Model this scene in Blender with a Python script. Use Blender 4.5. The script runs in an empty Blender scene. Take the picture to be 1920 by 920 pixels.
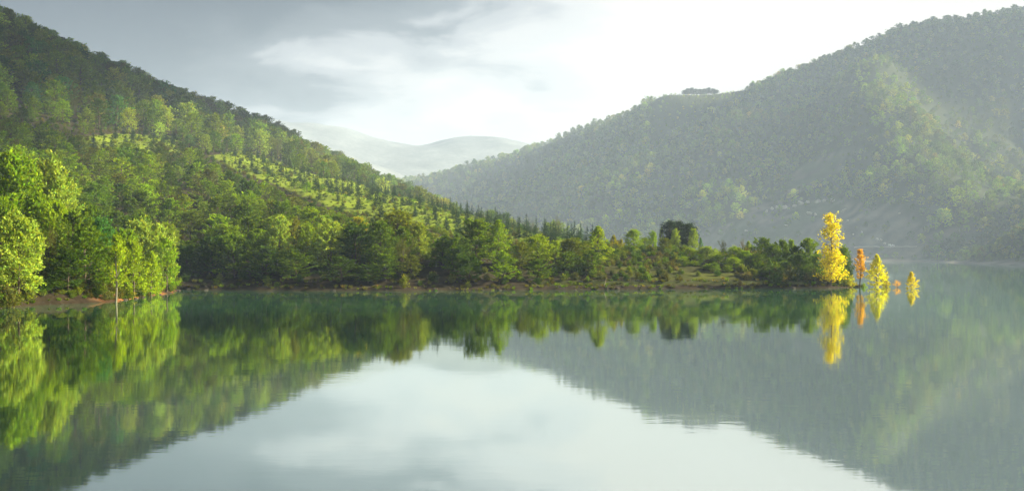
import bpy, math, random
import numpy as np
from mathutils import Vector

# ------------------------------------------------------------------ camera, world, sun, exposure
S = bpy.context.scene
COL = S.collection
R = math.radians
F = 1867.0                       # focal length in pixels of a 1920 wide frame (35 mm)
HZ = 475.0                       # row of the horizon
EYE = 6.6
cam_d = bpy.data.cameras.new("camera")
cam_d.lens = 35.0; cam_d.sensor_width = 36.0
cam_d.shift_y = (HZ - 460.0) / 1920.0
cam_d.clip_start = 0.5; cam_d.clip_end = 12000
cam = bpy.data.objects.new("camera", cam_d); COL.objects.link(cam)
cam.location = (0, 0, EYE); cam.rotation_euler = (R(90), 0, 0)
S.camera = cam

SUN_AZ, SUN_EL = 80.0, 27.0      # clockwise from the view direction
SUN_DIR = Vector((math.sin(R(SUN_AZ))*math.cos(R(SUN_EL)), math.cos(R(SUN_AZ))*math.cos(R(SUN_EL)), math.sin(R(SUN_EL))))
sun_d = bpy.data.lights.new("sun", 'SUN'); sun_d.energy = 5.0; sun_d.angle = R(0.6); sun_d.color = (1.0, 0.89, 0.62)
sun = bpy.data.objects.new("sun", sun_d); COL.objects.link(sun)
sun.location = (400, 100, 300)
sun.rotation_euler = SUN_DIR.to_track_quat('Z', 'Y').to_euler()

S.view_settings.view_transform = 'Standard'; S.view_settings.look = 'None'
S.view_settings.exposure = 2.18; S.view_settings.gamma = 1.0; S.view_settings.use_curve_mapping = False
S.render.engine = 'CYCLES'
S.cycles.use_denoising = True
S.cycles.max_bounces = 6; S.cycles.diffuse_bounces = 3; S.cycles.glossy_bounces = 2
S.cycles.transmission_bounces = 3; S.cycles.transparent_max_bounces = 4; S.cycles.volume_bounces = 1
S.cycles.sample_clamp_indirect = 6.0

class NT:
    """short hand for building node trees"""
    def __init__(self, tree):
        self.t = tree; self.n = tree.nodes; self.l = tree.links
        self.n.clear()
    def add(self, kind, **kw):
        nd = self.n.new(kind)
        for k, v in kw.items():
            if k == 'ins':
                for kk, vv in v.items():
                    self.put(nd.inputs[kk], vv)
            else:
                setattr(nd, k, v)
        return nd
    def put(self, sock, v):
        if hasattr(v, 'is_output') and v.is_output: self.l.new(v, sock)
        else: sock.default_value = v
    def math(self, op, a, b=0.0, c=None, clamp=False):
        nd = self.add('ShaderNodeMath', operation=op, use_clamp=clamp)
        self.put(nd.inputs[0], a); self.put(nd.inputs[1], b)
        if c is not None: self.put(nd.inputs[2], c)
        return nd.outputs[0]
    def mix(self, f, a, b, mode='MIX'):
        nd = self.add('ShaderNodeMix', data_type='RGBA', blend_type=mode)
        self.put(nd.inputs[0], f); self.put(nd.inputs[6], a); self.put(nd.inputs[7], b)
        return nd.outputs[2]
    def ramp(self, f, stops, interp='LINEAR'):
        nd = self.add('ShaderNodeValToRGB'); cr = nd.color_ramp; cr.interpolation = interp
        while len(cr.elements) < len(stops): cr.elements.new(0.5)
        for e, (p, c) in zip(cr.elements, stops):
            e.position = p; e.color = (c, c, c, 1) if not hasattr(c, '__len__') else (*c[:3], 1)
        self.put(nd.inputs[0], f)
        return nd.outputs[0]
    def smooth(self, x, a, b):
        nd = self.add('ShaderNodeMapRange', interpolation_type='SMOOTHSTEP')
        self.put(nd.inputs[0], x); nd.inputs[1].default_value = a; nd.inputs[2].default_value = b
        return nd.outputs[0]
    def noise(self, vec, scale, detail=4.0, rough=0.55, dist=0.0):
        nd = self.add('ShaderNodeTexNoise'); self.put(nd.inputs['Vector'], vec)
        nd.inputs['Scale'].default_value = scale; nd.inputs['Detail'].default_value = detail
        nd.inputs['Roughness'].default_value = rough; nd.inputs['Distortion'].default_value = dist
        return nd.outputs[0]

world = bpy.data.worlds.new("World"); S.world = world; world.use_nodes = True
w = NT(world.node_tree)
sky = w.add('ShaderNodeTexSky', sky_type='NISHITA', sun_disc=False)
sky.sun_elevation = R(SUN_EL); sky.sun_rotation = R(SUN_AZ); sky.dust_density = 2.0; sky.air_density = 1.0
tc = w.add('ShaderNodeTexCoord')
sp = w.add('ShaderNodeSeparateXYZ', ins={0: tc.outputs['Generated']})
dx, dy, dz = sp.outputs
den = w.math('ADD', w.math('MAXIMUM', dz, 0.0), 0.16)
pl = w.add('ShaderNodeCombineXYZ', ins={0: w.math('DIVIDE', dx, den), 1: w.math('DIVIDE', dy, den), 2: 0.0})
big = w.noise(pl.outputs[0], 0.85, 5.0, 0.52, 0.35)
fine = w.noise(pl.outputs[0], 2.6, 6.0, 0.58, 0.4)
# overcast deck: thick and grey high up towards the west, thinning to bright white over the far valley
thick = w.math('ADD', w.math('MULTIPLY_ADD', dz, 3.3, -0.42), w.math('MULTIPLY', dx, -2.3))
thick = w.math('ADD', thick, w.math('MULTIPLY', w.math('MAXIMUM', w.math('MULTIPLY', dy, -1.0), 0.0), 0.7))
thick = w.math('ADD', thick, w.math('MULTIPLY', w.math('SUBTRACT', big, 0.5), 1.6))
thick = w.math('ADD', thick, w.math('MULTIPLY', w.math('SUBTRACT', fine, 0.5), 1.4))
thick = w.math('MULTIPLY', thick, w.smooth(dz, 0.04, 0.16))
deck = w.ramp(thick, [(0.0, (1.0, 0.965, 0.89)), (0.22, (0.84, 0.85, 0.84)), (0.42, (0.56, 0.585, 0.60)),
                            (0.66, (0.20, 0.218, 0.232)), (1.0, (0.072, 0.082, 0.092))], 'EASE')
deck = w.mix(1.0, deck, (2.1, 1.98, 1.87, 1), 'MULTIPLY')
col = w.mix(0.92, sky.outputs[0], deck)
bg = w.add('ShaderNodeBackground', ins={0: col, 1: 0.11})
w.add('ShaderNodeOutputWorld', ins={0: bg.outputs[0]})

# ------------------------------------------------------------------ helpers
def W(px, py, d):
    """world point seen at pixel (px, py) of the photograph, d metres away"""
    return ((px-960)/F*d, d, EYE-(py-HZ)/F*d)

def mesh_np(name, verts, faces, mat=None, smooth=False, cols=None, fmat=None, mats=None):
    """faces: (n,4) or (n,3) array, or a list of arrays of both"""
    me = bpy.data.meshes.new(name)
    verts = np.asarray(verts, dtype=np.float32)
    fl = [np.asarray(f, dtype=np.int32) for f in (faces if isinstance(faces, list) else [faces]) if len(f)]
    loops = np.concatenate([f.ravel() for f in fl]) if fl else np.zeros(0, np.int32)
    sizes = np.concatenate([np.full(len(f), f.shape[1], np.int32) for f in fl]) if fl else np.zeros(0, np.int32)
    me.vertices.add(len(verts)); me.vertices.foreach_set("co", verts.ravel())
    me.loops.add(len(loops)); me.loops.foreach_set("vertex_index", loops)
    me.polygons.add(len(sizes))
    me.polygons.foreach_set("loop_start", np.concatenate([[0], np.cumsum(sizes)[:-1]]).astype(np.int32))
    try: me.polygons.foreach_set("loop_total", sizes)
    except Exception: pass
    if smooth: me.polygons.foreach_set("use_smooth", np.ones(len(sizes), bool))
    for m in (mats or ([mat] if mat else [])): me.materials.append(m)
    if fmat is not None: me.polygons.foreach_set("material_index", np.asarray(fmat, np.int32))
    if cols is not None:
        a = me.attributes.new("shade", 'FLOAT_COLOR', 'POINT')
        c = np.ones((len(verts), 4), np.float32); c[:, :cols.shape[1]] = cols
        a.data.foreach_set("color", c.ravel())
    me.update(calc_edges=True); me.validate()
    return me

def link(name, data, parent=None, loc=None):
    o = bpy.data.objects.new(name, data); COL.objects.link(o)
    if parent is not None: o.parent = parent
    if loc is not None: o.location = loc
    return o

def tag(o, label=None, cat=None, group=None, kind=None):
    if label: o['label'] = label
    if cat: o['category'] = cat
    if group: o['group'] = group
    if kind: o['kind'] = kind
    return o

_perm = np.random.RandomState(7).permutation(4096)
def _hash(i, j): return _perm[(_perm[(i & 4095)] + j) & 4095] / 4095.0
def vnoise(x, y):
    xi = np.floor(x).astype(int); yi = np.floor(y).astype(int)
    u = x-xi; v = y-yi; u = u*u*(3-2*u); v = v*v*(3-2*v)
    return ((_hash(xi, yi)*(1-u)+_hash(xi+1, yi)*u)*(1-v) + (_hash(xi, yi+1)*(1-u)+_hash(xi+1, yi+1)*u)*v)*2-1
def fbm(x, y, n=4, g=0.5):
    s = 0; a = 1.0
    for k in range(n):
        s = s + a*vnoise(x*2**k+17.3*k, y*2**k-9.1*k); a *= g
    return s
def sstep(x, a, b):
    t = np.clip((x-a)/(b-a), 0, 1); return t*t*(3-2*t)

class TPS:
    def __init__(self, pts, reg=1e-3):
        p = np.array(pts, float); self.c = p[:, :2].mean(0); self.s = p[:, :2].std()
        self.q = (p[:, :2]-self.c)/self.s; n = len(p)
        K = self.k(self.q, self.q) + reg*np.eye(n); P = np.c_[np.ones(n), self.q]
        A = np.zeros((n+3, n+3)); A[:n, :n] = K; A[:n, n:] = P; A[n:, :n] = P.T
        self.w = np.linalg.solve(A, np.r_[p[:, 2], 0, 0, 0])
    def k(self, a, b):
        d2 = ((a[:, None, :]-b[None])**2).sum(-1); return 0.5*d2*np.log(d2+1e-12)
    def __call__(self, x, y):
        q = (np.c_[np.ravel(x), np.ravel(y)]-self.c)/self.s; out = np.empty(len(q))
        for i in range(0, len(q), 20000):
            b = q[i:i+20000]; out[i:i+20000] = self.k(b, self.q)@self.w[:-3] + self.w[-3] + b@self.w[-2:]
        return out.reshape(np.shape(x))

def poly_sd(x, y, poly):
    """signed distance to a polygon, positive inside"""
    P = np.array(poly, float); sh = np.shape(x); x = np.ravel(x); y = np.ravel(y)
    best = np.full(len(x), 1e18); ins = np.zeros(len(x), bool)
    for (ax, ay), (bx, by) in zip(P, np.roll(P, -1, 0)):
        vx, vy = bx-ax, by-ay
        t = np.clip(((x-ax)*vx+(y-ay)*vy)/(vx*vx+vy*vy+1e-12), 0, 1)
        best = np.minimum(best, (x-ax-t*vx)**2+(y-ay-t*vy)**2)
        c = ((ay > y) != (by > y)) & (x < (bx-ax)*(y-ay)/(by-ay+1e-12)+ax)
        ins ^= c
    return (np.sqrt(best)*np.where(ins, 1, -1)).reshape(sh)

def proj(x, y, z):
    return 960+F*np.asarray(x)/np.asarray(y), HZ-F*(np.asarray(z)-EYE)/np.asarray(y)

# ------------------------------------------------------------------ materials
def mat(name):
    m = bpy.data.materials.new(name); m.use_nodes = True
    return m, NT(m.node_tree)

def leaf_material(name, trans=0.42):
    m, t = mat(name)
    tint = t.add('ShaderNodeAttribute', attribute_type='INSTANCER', attribute_name='tint')
    shade = t.add('ShaderNodeAttribute', attribute_type='GEOMETRY', attribute_name='shade')
    c = t.mix(1.0, tint.outputs['Color'], shade.outputs['Color'], 'MULTIPLY')
    c2 = t.mix(1.0, c, (1.22, 1.15, 0.40, 1), 'MULTIPLY')
    d = t.add('ShaderNodeBsdfDiffuse', ins={0: c})
    tr = t.add('ShaderNodeBsdfTranslucent', ins={0: c2})
    mx = t.add('ShaderNodeMixShader', ins={0: trans, 1: d.outputs[0], 2: tr.outputs[0]})
    t.add('ShaderNodeOutputMaterial', ins={0: mx.outputs[0]})
    return m
LEAF = leaf_material("leaves")

def simple(name, rgb, rough=0.9, var=0.25, scale=3.0, spec=0.2):
    m, t = mat(name)
    tc = t.add('ShaderNodeTexCoord')
    n = t.noise(tc.outputs['Object'], scale, 4.0)
    lo = tuple(c*(1-var) for c in rgb)+(1,); hi = tuple(min(1, c*(1+var)) for c in rgb)+(1,)
    c = t.mix(n, lo, hi)
    b = t.add('ShaderNodeBsdfPrincipled', ins={'Base Color': c, 'Roughness': rough, 'Specular IOR Level': spec})
    t.add('ShaderNodeOutputMaterial', ins={0: b.outputs[0]})
    return m
BARK = simple("bark_brown", (0.085, 0.065, 0.045), 0.95, 0.4, 4.0)
BARK_PALE = simple("bark_pale", (0.13, 0.12, 0.085), 0.95, 0.35, 4.0)
ROCK = simple("pale_limestone", (0.46, 0.44, 0.40), 0.95, 0.3, 0.6)
ROCK_DARK = simple("brown_stone", (0.045, 0.038, 0.030), 0.95, 0.4, 1.5)
DEADWOOD = simple("dead_wood", (0.20, 0.17, 0.13), 0.95, 0.3, 3.0)
BIN_GREY = simple("grey_metal", (0.09, 0.11, 0.12), 0.6, 0.1, 2.0)
WHITE_PAINT = simple("white_paint", (0.78, 0.78, 0.76), 0.4, 0.05, 2.0, 0.5)
GLASS_DARK = simple("dark_glass", (0.03, 0.035, 0.04), 0.15, 0.1, 2.0, 0.5)
RUBBER = simple("black_rubber", (0.02, 0.02, 0.02), 0.8, 0.1, 2.0)
SAND = simple("sandy_gravel", (0.42, 0.31, 0.19), 0.95, 0.2, 1.5)
GRAVEL = simple("pale_gravel", (0.40, 0.38, 0.34), 0.95, 0.2, 0.8)

def ground_material(name, s1, s2, bump=0.6):
    """vertex attribute 'shade' carries the kind of ground: its own colour of soil, turf or scree"""
    m, t = mat(name)
    a = t.add('ShaderNodeAttribute', attribute_type='GEOMETRY', attribute_name='shade')
    tc = t.add('ShaderNodeTexCoord')
    n1 = t.noise(tc.outputs['Object'], s1, 6.0, 0.6); n2 = t.noise(tc.outputs['Object'], s2, 4.0, 0.6)
    k = t.ramp(t.math('MULTIPLY_ADD', n2, 0.5, t.math('MULTIPLY', n1, 0.5)), [(0.3, 0.5), (0.7, 1.5)])
    c = t.mix(1.0, a.outputs['Color'], k, 'MULTIPLY')
    bp = t.add('ShaderNodeBump', ins={'Height': n1, 'Strength': bump, 'Distance': 0.5})
    b = t.add('ShaderNodeBsdfPrincipled', ins={'Base Color': c, 'Roughness': 1.0, 'Specular IOR Level': 0.05, 'Normal': bp.outputs[0]})
    t.add('ShaderNodeOutputMaterial', ins={0: b.outputs[0]})
    return m
GROUND = ground_material("near_ground", 0.9, 0.12)
FARGROUND = ground_material("far_ground", 0.08, 0.015)

# ------------------------------------------------------------------ water
def build_water():
    m, t = mat("lake_water")
    tc = t.add('ShaderNodeTexCoord')
    mp = t.add('ShaderNodeMapping', ins={0: tc.outputs['Object']}); mp.inputs['Scale'].default_value = (0.45, 1.0, 1.0)
    n1 = t.noise(mp.outputs[0], 1.6, 3.0, 0.55)
    n2 = t.noise(mp.outputs[0], 0.11, 2.0, 0.5)
    patch = t.noise(mp.outputs[0], 0.013, 3.0, 0.5, 0.6)
    h = t.math('ADD', t.math('MULTIPLY', n1, 0.055), t.math('MULTIPLY', n2, 0.30))
    calm = t.ramp(patch, [(0.40, 0.45), (0.60, 1.0), (0.72, 1.7)])
    bp = t.add('ShaderNodeBump', ins={'Height': h, 'Distance': 0.22}); t.put(bp.inputs['Strength'], t.math('MULTIPLY', calm, 0.22))
    deep = t.add('ShaderNodeBsdfDiffuse', ins={0: (0.060, 0.172, 0.090, 1)})      # milky green lake water
    mir = t.add('ShaderNodeBsdfGlossy', ins={0: (0.95, 1.0, 0.955, 1), 'Roughness': 0.03, 'Normal': bp.outputs[0]})
    fr = t.add('ShaderNodeFresnel', ins={0: 1.33})
    b = t.add('ShaderNodeMixShader', ins={0: t.math('MULTIPLY_ADD', fr.outputs[0], 0.32, 0.66), 1: deep.outputs[0], 2: mir.outputs[0]})
    t.add('ShaderNodeOutputMaterial', ins={0: b.outputs[0]})
    me = mesh_np("water", [(-2900, -250, 0), (2900, -250, 0), (2900, 4500, 0), (-2900, 4500, 0)], np.array([[0, 1, 2, 3]]), m)
    tag(link("water", me), kind="structure")
build_water()

# ------------------------------------------------------------------ near land: wooded hill and low headland
SH = [(-200, 640, 85), (-60, 590, 108), (0, 579, 119), (60, 573, 126), (100, 571, 129), (165, 568, 133), (215, 565, 137), (260, 559, 146),
      (300, 551, 161), (325, 547, 170), (329, 546, 176), (322, 546, 181), (380, 545, 179), (500, 545, 176), (640, 545, 176), (760, 545, 176),
      (900, 544, 178), (1000, 543.5, 180), (1150, 542.5, 182), (1300, 542, 184), (1420, 541, 186.5), (1540, 540.5, 188), (1580, 539.5, 191), (1606, 538, 195),
      (1612, 536, 201), (1585, 536, 206), (1540, 530, 226), (1440, 530, 252), (1300, 520, 296), (1150, 510, 385), (1010, 505, 490), (920, 500, 620),
      (830, 490, 900), (790, 490, 1150)]
LAND = [W(a, b, c)[:2] for a, b, c in SH] + [(-700, 1150), (-700, 60), (-180, 60)]
HC = [(0,540,140),(100,535,155),(200,530,165),(300,530,184),(-150,500,160),(-300,200,300),(-300,-100,560),
      (0,405,200),(0,300,262),(0,180,420),(0,62,560),(0,75,700),
      (150,440,205),(150,340,265),(150,252,370),(150,132,590),(150,150,720),
      (300,470,210),(300,390,260),(300,300,360),(300,245,450),(300,192,620),(300,215,760),
      (450,490,205),(450,420,245),(450,350,320),(450,290,430),(450,243,690),(450,262,850),
      (560,400,255),(560,340,345),(560,314,415),(560,306,560),(560,290,720),(560,308,900),
      (700,490,195),(700,430,240),(700,390,300),(700,360,395),(700,376,560),(705,362,800),(740,385,900),(700,400,1050),
      (850,495,192),(850,430,270),(850,397,370),(850,425,480),
      (1000,500,195),(1000,452,260),(1000,436,325),(1000,462,400),
      (1100,500,195),(1100,462,240),(1100,450,285),(1100,472,330),
      (1190,505,195),(1190,482,212),(1190,461.5,233),(1190,462,246),(1190,480,285),
      (1300,505,198),(1300,482,212),(1300,469,228),(1300,475,250),(1300,490,270),
      (1400,510,199),(1400,490,214),(1400,487,230),(1400,500,245),(1500,522,198),(1500,510,208),(1500,514,222),(1580,532,198)]
BANK = 1.5
_tps = TPS([(*W(a, b, c)[:2], max(0.0, W(a, b, c)[2]-BANK)) for a, b, c in HC], 2e-3)
def near_z(x, y, detail=True):
    x = np.asarray(x, float); y = np.asarray(y, float)
    d = poly_sd(x, y, LAND)
    if detail: d = d + 0.9*fbm(x/7.0, y/7.0, 4)
    ex = np.maximum(0, _tps(x, y))
    edge = 3.2+1.6*vnoise(x/9.0, y/9.0)
    pt = (1-sstep(x/y, -0.345, -0.33))*(1-sstep(y, 170, 182))          # the near point: a steep cut bank
    z = 0.85*(1-np.exp(-np.maximum(d, 0)/1.8)) + 0.65*sstep(d, edge, edge+0.7) + ex*sstep(d, 3, 17) + pt*(0.7*sstep(d, 0.3, 2.6)+2.6*sstep(d, 3, 14))
    if detail: z = z + np.clip(d/8, 0, 1)*0.22*fbm(x/3.1, y/3.1, 3) + np.clip(d/60, 0, 1)*1.6*fbm(x/31, y/31, 3)
    return np.where(d > 0, z, np.maximum(-2.8, d*0.35))

# screen outlines of the young plantation on the slope, used to find its ground
PLANT = [(395,292),(455,282),(520,303),(600,330),(700,348),(800,374),(900,396),(1000,422),(1110,438),(1125,462),(1060,468),(1000,462),(920,440),
         (850,442),(790,425),(720,412),(640,396),(580,372),(500,340),(430,315)]
PLANT_UP = [(130,262),(215,250),(330,255),(345,285),(260,300),(135,296)]
def in_plant(x, y, z):
    px, py = proj(x, y, z)
    return ((poly_sd(px, py, PLANT) > 0) & (y < 480)) | ((poly_sd(px, py, PLANT_UP) > 0) & (y < 500) & (y > 280))

def grid_mesh(name, xs, ys, zf):
    X, Y = np.meshgrid(xs, ys); Z = zf(X, Y)
    n, m = X.shape
    idx = np.arange(n*m).reshape(n, m)
    f = np.stack([idx[:-1, :-1], idx[:-1, 1:], idx[1:, 1:], idx[1:, :-1]], -1).reshape(-1, 4)
    keep = (Z.ravel()[f].max(1) > -2.7)
    return X, Y, Z, f[keep]

def build_near():
    ys = np.r_[np.arange(62, 120, 2.0), np.arange(120, 262, 0.8), np.arange(262, 480, 2.2), np.arange(480, 1150, 6.0)]
    xs = np.r_[np.arange(-690, -260, 7.0), np.arange(-260, 110, 1.15)]
    X, Y, Z, f = grid_mesh("terrain", xs, ys, near_z)
    d = poly_sd(X, Y, LAND)
    x, y, z = X.ravel(), Y.ravel(), Z.ravel()
    litter = np.array([0.034, 0.030, 0.015]); turf = np.array([0.140, 0.190, 0.012]); earth = np.array([0.030, 0.022, 0.014]); orange = np.array([0.20, 0.085, 0.028])
    c = np.tile(litter, (len(x), 1))
    g = in_plant(x, y, z)*1.0
    px, py = proj(x, y, z)
    g = np.maximum(g, sstep(fbm(x/14, y/14, 3), -0.1, 0.5)*(0.25*(px > 960)*(y > 190)+0.5*(px > 1140)*(y > 221)))
    patch = 0.75+0.25*sstep(fbm(x/9, y/5, 3), -0.5, 0.4)
    c = c*(1-(g*patch)[:, None]) + turf*(g*patch)[:, None]
    dd = d.ravel()+0.9*fbm(x/7.0, y/7.0, 4)
    bk = 1-sstep(dd, 3.5, 9.0)
    low = bk*(0.7+0.3*vnoise(x/3, y/3))
    c = c*(1-low[:, None]) + earth*low[:, None]
    o = bk*sstep(px, 165, 200)*(1-sstep(px, 325, 335))*(y < 178)*sstep(fbm(x/2.2, y/2.2, 3), -0.5, 0.3)
    c = c*(1-o[:, None])+orange*o[:, None]
    tf = (1-sstep(dd, 4.2, 6.5))*sstep(dd, 2.2, 3.6)*sstep(px, 960, 1050)*0.75
    c = c*(1-tf[:, None])+np.array([0.045, 0.060, 0.014])*tf[:, None]
    me = mesh_np("terrain", np.c_[x, y, z], f, GROUND, True, c)
    tag(link("terrain", me), kind="structure")
build_near()

# ------------------------------------------------------------------ far land
FS = [(1000,488,1000),(1200,488,930),(1400,489,880),(1560,490,840),(1690,491,805),(1735,490,800),(1765,490,740),(1800,494,672),(1850,496,610),(1920,497.5,560),(2050,500,500),(2300,505,430)]
FLAND = [W(a, b, c)[:2] for a, b, c in FS] + [(900, 380), (1500, 400), (2200, 900), (2200, 2500), (-1300, 2700), (-900, 1900), (-420, 1500), (-150, 1180)]
FC = [(730,357,1900),(870,312,1750),(1000,276,1650),(1100,246,1550),(1170,215,1500),(1240,173,1420),(1290,170,1410),(1340,170,1400),(1400,163,1390),(1500,125,1360),(1600,93,1340),
      (1660,65,1320),(1760,44,1300),(1850,31,1280),(1920,19,1270),(2050,0,1250),(2300,0,1200),
      (1240,235,1700),(1500,205,1650),(1700,150,1650),(1920,120,1600),(2300,120,1600),(1000,315,1950),(730,400,2250),(600,430,2300),(560,420,1950),
      (780,410,1550),(780,450,1350),(1000,400,1250),(1000,340,1420),(1000,455,1080),(1200,400,1080),(1200,320,1220),(1200,265,1330),(1200,455,970),
      (1350,400,980),(1350,300,1120),(1350,230,1250),(1350,455,905),(1480,445,890),(1480,380,960),(1490,300,1100),(1510,220,1230),(1560,160,1290),
      (1640,250,1045),(1650,160,1170),(1720,320,965),(1690,400,885),(1690,452,835),(1830,395,870),(1780,440,830),(1590,330,1010),(1570,420,885),
      (1900,300,1150),(1900,200,1215),(1880,360,1010),(1770,250,1110),(1780,140,1220),
      (1920,415,640),(1840,444,665),(1770,474,735),(2000,385,660),(2250,330,700),(1920,445,760),(1870,448,820),(2050,330,1000)]
_ftps = TPS([(*W(a, b, c)[:2], max(0.0, W(a, b+((3 if a < 1120 else 17 if c > 1250 else 6)+(max(0, min(a, 1920)-1660)/260*52 if 1150 < c < 1400 and b < 130 else 0)), c)[2]-2)) for a, b, c in FC], 1e-3)
SPURS = [([W(*p)[:2] for p in [(1655,100,1290),(1640,180,1150),(1640,260,1040),(1700,330,950),(1730,400,885)]], 34, 62),
         ([W(*p)[:2] for p in [(1420,170,1360),(1390,260,1170),(1350,380,1000),(1330,440,910)]], 22, 60),
         ([W(*p)[:2] for p in [(1200,230,1400),(1160,330,1220),(1120,420,1060)]], 24, 65),
         ([W(*p)[:2] for p in [(1860,60,1270),(1870,200,1190),(1900,300,1100)]], 26, 50)]
def line_dist(x, y, line):
    best = np.full(np.shape(x), 1e9)
    for (ax, ay), (bx, by) in zip(line[:-1], line[1:]):
        vx, vy = bx-ax, by-ay; t = np.clip(((x-ax)*vx+(y-ay)*vy)/(vx*vx+vy*vy), 0, 1)
        best = np.minimum(best, np.hypot(x-ax-t*vx, y-ay-t*vy))
    return best
def far_z(x, y):
    x = np.asarray(x, float); y = np.asarray(y, float)
    d = poly_sd(x, y, FLAND) + 3*fbm(x/40, y/40, 3)
    ex = np.maximum(0, _ftps(x, y))*(1-0.85*sstep(x, 780, 1250))
    k = np.clip(d/250, 0, 1)
    ravine = fbm(x/130+0.25*y/130, y/260, 4, 0.5)
    for line, hgt, wid in SPURS:
        ex = ex + hgt*np.exp(-(np.abs(line_dist(x+12*vnoise(x/40, y/40), y, line))/wid)**1.5)*sstep(ex, 5, 60)*(1-0.9*sstep(y, 1180, 1300))
    z = 2.0*(1-np.exp(-np.maximum(d, 0)/6)) + ex*sstep(d, 4, 50) + k*(7*ravine) + np.clip(d/30, 0, 1)*1.2*fbm(x/22, y/22, 3)
    return np.where(d > 0, np.clip(z, 0.05, 352), np.maximum(-2.8, d*0.2))

SCAR = [(1330,440),(1400,405),(1440,384),(1500,372),(1570,372),(1640,385),(1700,400),(1720,420),(1840,428),(1840,452),(1740,468),(1720,495),(1300,495)]
SCAR2 = [(1470,345),(1540,300),(1590,285),(1585,320),(1540,345),(1500,372)]
def bare(x, y, z):
    px, py = proj(x, y, z)
    px = px+14*vnoise(x/25, y/25); py = py+8*vnoise(x/18+5, y/18)
    return ((poly_sd(px, py, SCAR) > 0) | (poly_sd(px, py, SCAR2) > 0)) & (y > 760)

def build_far():
    xs = np.r_[np.arange(-1250, -350, 26), np.arange(-350, 950, 8.0), np.arange(950, 2200, 30)]
    ys = np.r_[np.arange(400, 780, 8.0), np.arange(780, 1000, 5.0), np.arange(1000, 1460, 8.0), np.arange(1460, 2600, 24)]
    X, Y, Z, f = grid_mesh("far_hill", xs, ys, far_z)
    x, y, z = X.ravel(), Y.ravel(), Z.ravel()
    c = np.tile(np.array([0.035, 0.045, 0.020]), (len(x), 1))
    b = bare(x, y, z)[:, None]*1.0
    scree = np.array([0.12, 0.115, 0.095])*(1+0.5*fbm(x/14, (y+z*2)/10, 4))[:, None]
    g = sstep(fbm(x/35+9, y/28, 4), -0.15, 0.35)[:, None]*0.75; scree = scree*(1-g)+np.array([0.055, 0.085, 0.03])*g
    c = c*(1-b)+scree*b
    d = poly_sd(x, y, FLAND)
    s = (1-sstep(d, 5, 13))[:, None]
    c = c*(1-s)+np.array([0.20, 0.19, 0.165])*s
    me = mesh_np("far_hill", np.c_[x, y, z], f, FARGROUND, True, c)
    tag(link("hill", me), kind="structure")
build_far()

def build_mountains():
    pts = [W(p[0], p[1], p[2]*0.92) for p in [(100,262,3500),(300,246,3450),(430,240,3400),(525,236,3400),(600,233,3400),(655,236,3400),(690,247,3400),(725,263,3420),(780,269,3440),(850,253,3400),
           (900,251,3400),(950,254,3400),(1000,264,3400),(1100,275,3400),(1400,290,3400),(1800,300,3400),
           (430,260,2700),(560,283,2600),(640,312,2520),(720,345,2450),(780,385,2400),(900,400,2600),(830,340,2900),(1000,380,2700),(1400,400,2700),(700,330,2900),(600,290,2950),
           (100,300,2700),(300,270,2700),(200,470,2250),(500,470,2250),(700,470,2250),(1000,470,2300),(1500,470,2350),
           (300,330,4000),(700,330,4000),(1100,340,4000),(1600,350,4000)]]
    t = TPS([(a, b, c) for a, b, c in pts], 1e-3)
    def zf(x, y): return np.maximum(-2.6, t(x, y) + 16*fbm(x/260, y/340, 5, 0.5))
    X, Y, Z, f = grid_mesh("mountains", np.arange(-2200, 1600, 22.0), np.arange(2110, 3800, 25.0), zf)
    x, y, z = X.ravel(), Y.ravel(), Z.ravel()
    c = np.tile(np.array([0.14, 0.155, 0.16]), (len(x), 1))*(1+0.25*fbm(x/60, y/60, 3))[:, None]  # paler and bluer than the real ground: haze put into the colour
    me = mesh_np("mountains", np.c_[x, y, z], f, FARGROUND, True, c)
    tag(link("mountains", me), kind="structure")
build_mountains()

def build_haze():
    m, t = mat("valley_haze")
    v = t.add('ShaderNodeVolumePrincipled')
    v.inputs['Color'].default_value = (0.49, 0.61, 0.84, 1); v.inputs['Density'].default_value = 0.00029
    v.inputs['Anisotropy'].default_value = 0.0
    t.add('ShaderNodeOutputMaterial', ins={'Volume': v.outputs[0]})
    x0, x1, y0, y1, z0, z1 = -3000, 3000, -300, 4600, -4.2, 425
    vs = [(x, y, z) for z in (z0, z1) for y in (y0, y1) for x in (x0, x1)]
    fs = np.array([[0, 2, 3, 1], [4, 5, 7, 6], [0, 1, 5, 4], [2, 6, 7, 3], [0, 4, 6, 2], [1, 3, 7, 5]])
    tag(link("haze", mesh_np("haze", vs, fs, m)), kind="stuff")
build_haze()

def added_shade_cloud(target, dist, sx, sy, seed, n=26):
    """an added puffy mesh out of view, set between the sun and what it darkens"""
    import bmesh
    rs = np.random.RandomState(seed); c = Vector(target)+SUN_DIR*dist
    m = SHADE_CLOUD
    bm = bmesh.new()
    for i in range(n):
        r = rs.uniform(0.35, 0.75)
        M = __import__('mathutils').Matrix.Translation((rs.normal(0, 0.42)*sx, rs.normal(0, 0.42)*sy, rs.uniform(-0.1, 0.35)*sx*0.4)) @ __import__('mathutils').Matrix.Diagonal((sx*r, sy*r, sx*r*0.35, 1))
        bmesh.ops.create_icosphere(bm, subdivisions=3, radius=1.0, matrix=M)
    for v in bm.verts:
        k = 14*float(fbm(np.array([v.co.x/60.0]), np.array([v.co.y/60.0+v.co.z/40.0]), 3)[0]); v.co += v.co.normalized()*k
    me = bpy.data.meshes.new("added_shade_cloud"); bm.to_mesh(me); bm.free(); me.materials.append(m)
    o = link("added_shade_cloud", me, None, c); tag(o, kind="structure")
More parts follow.
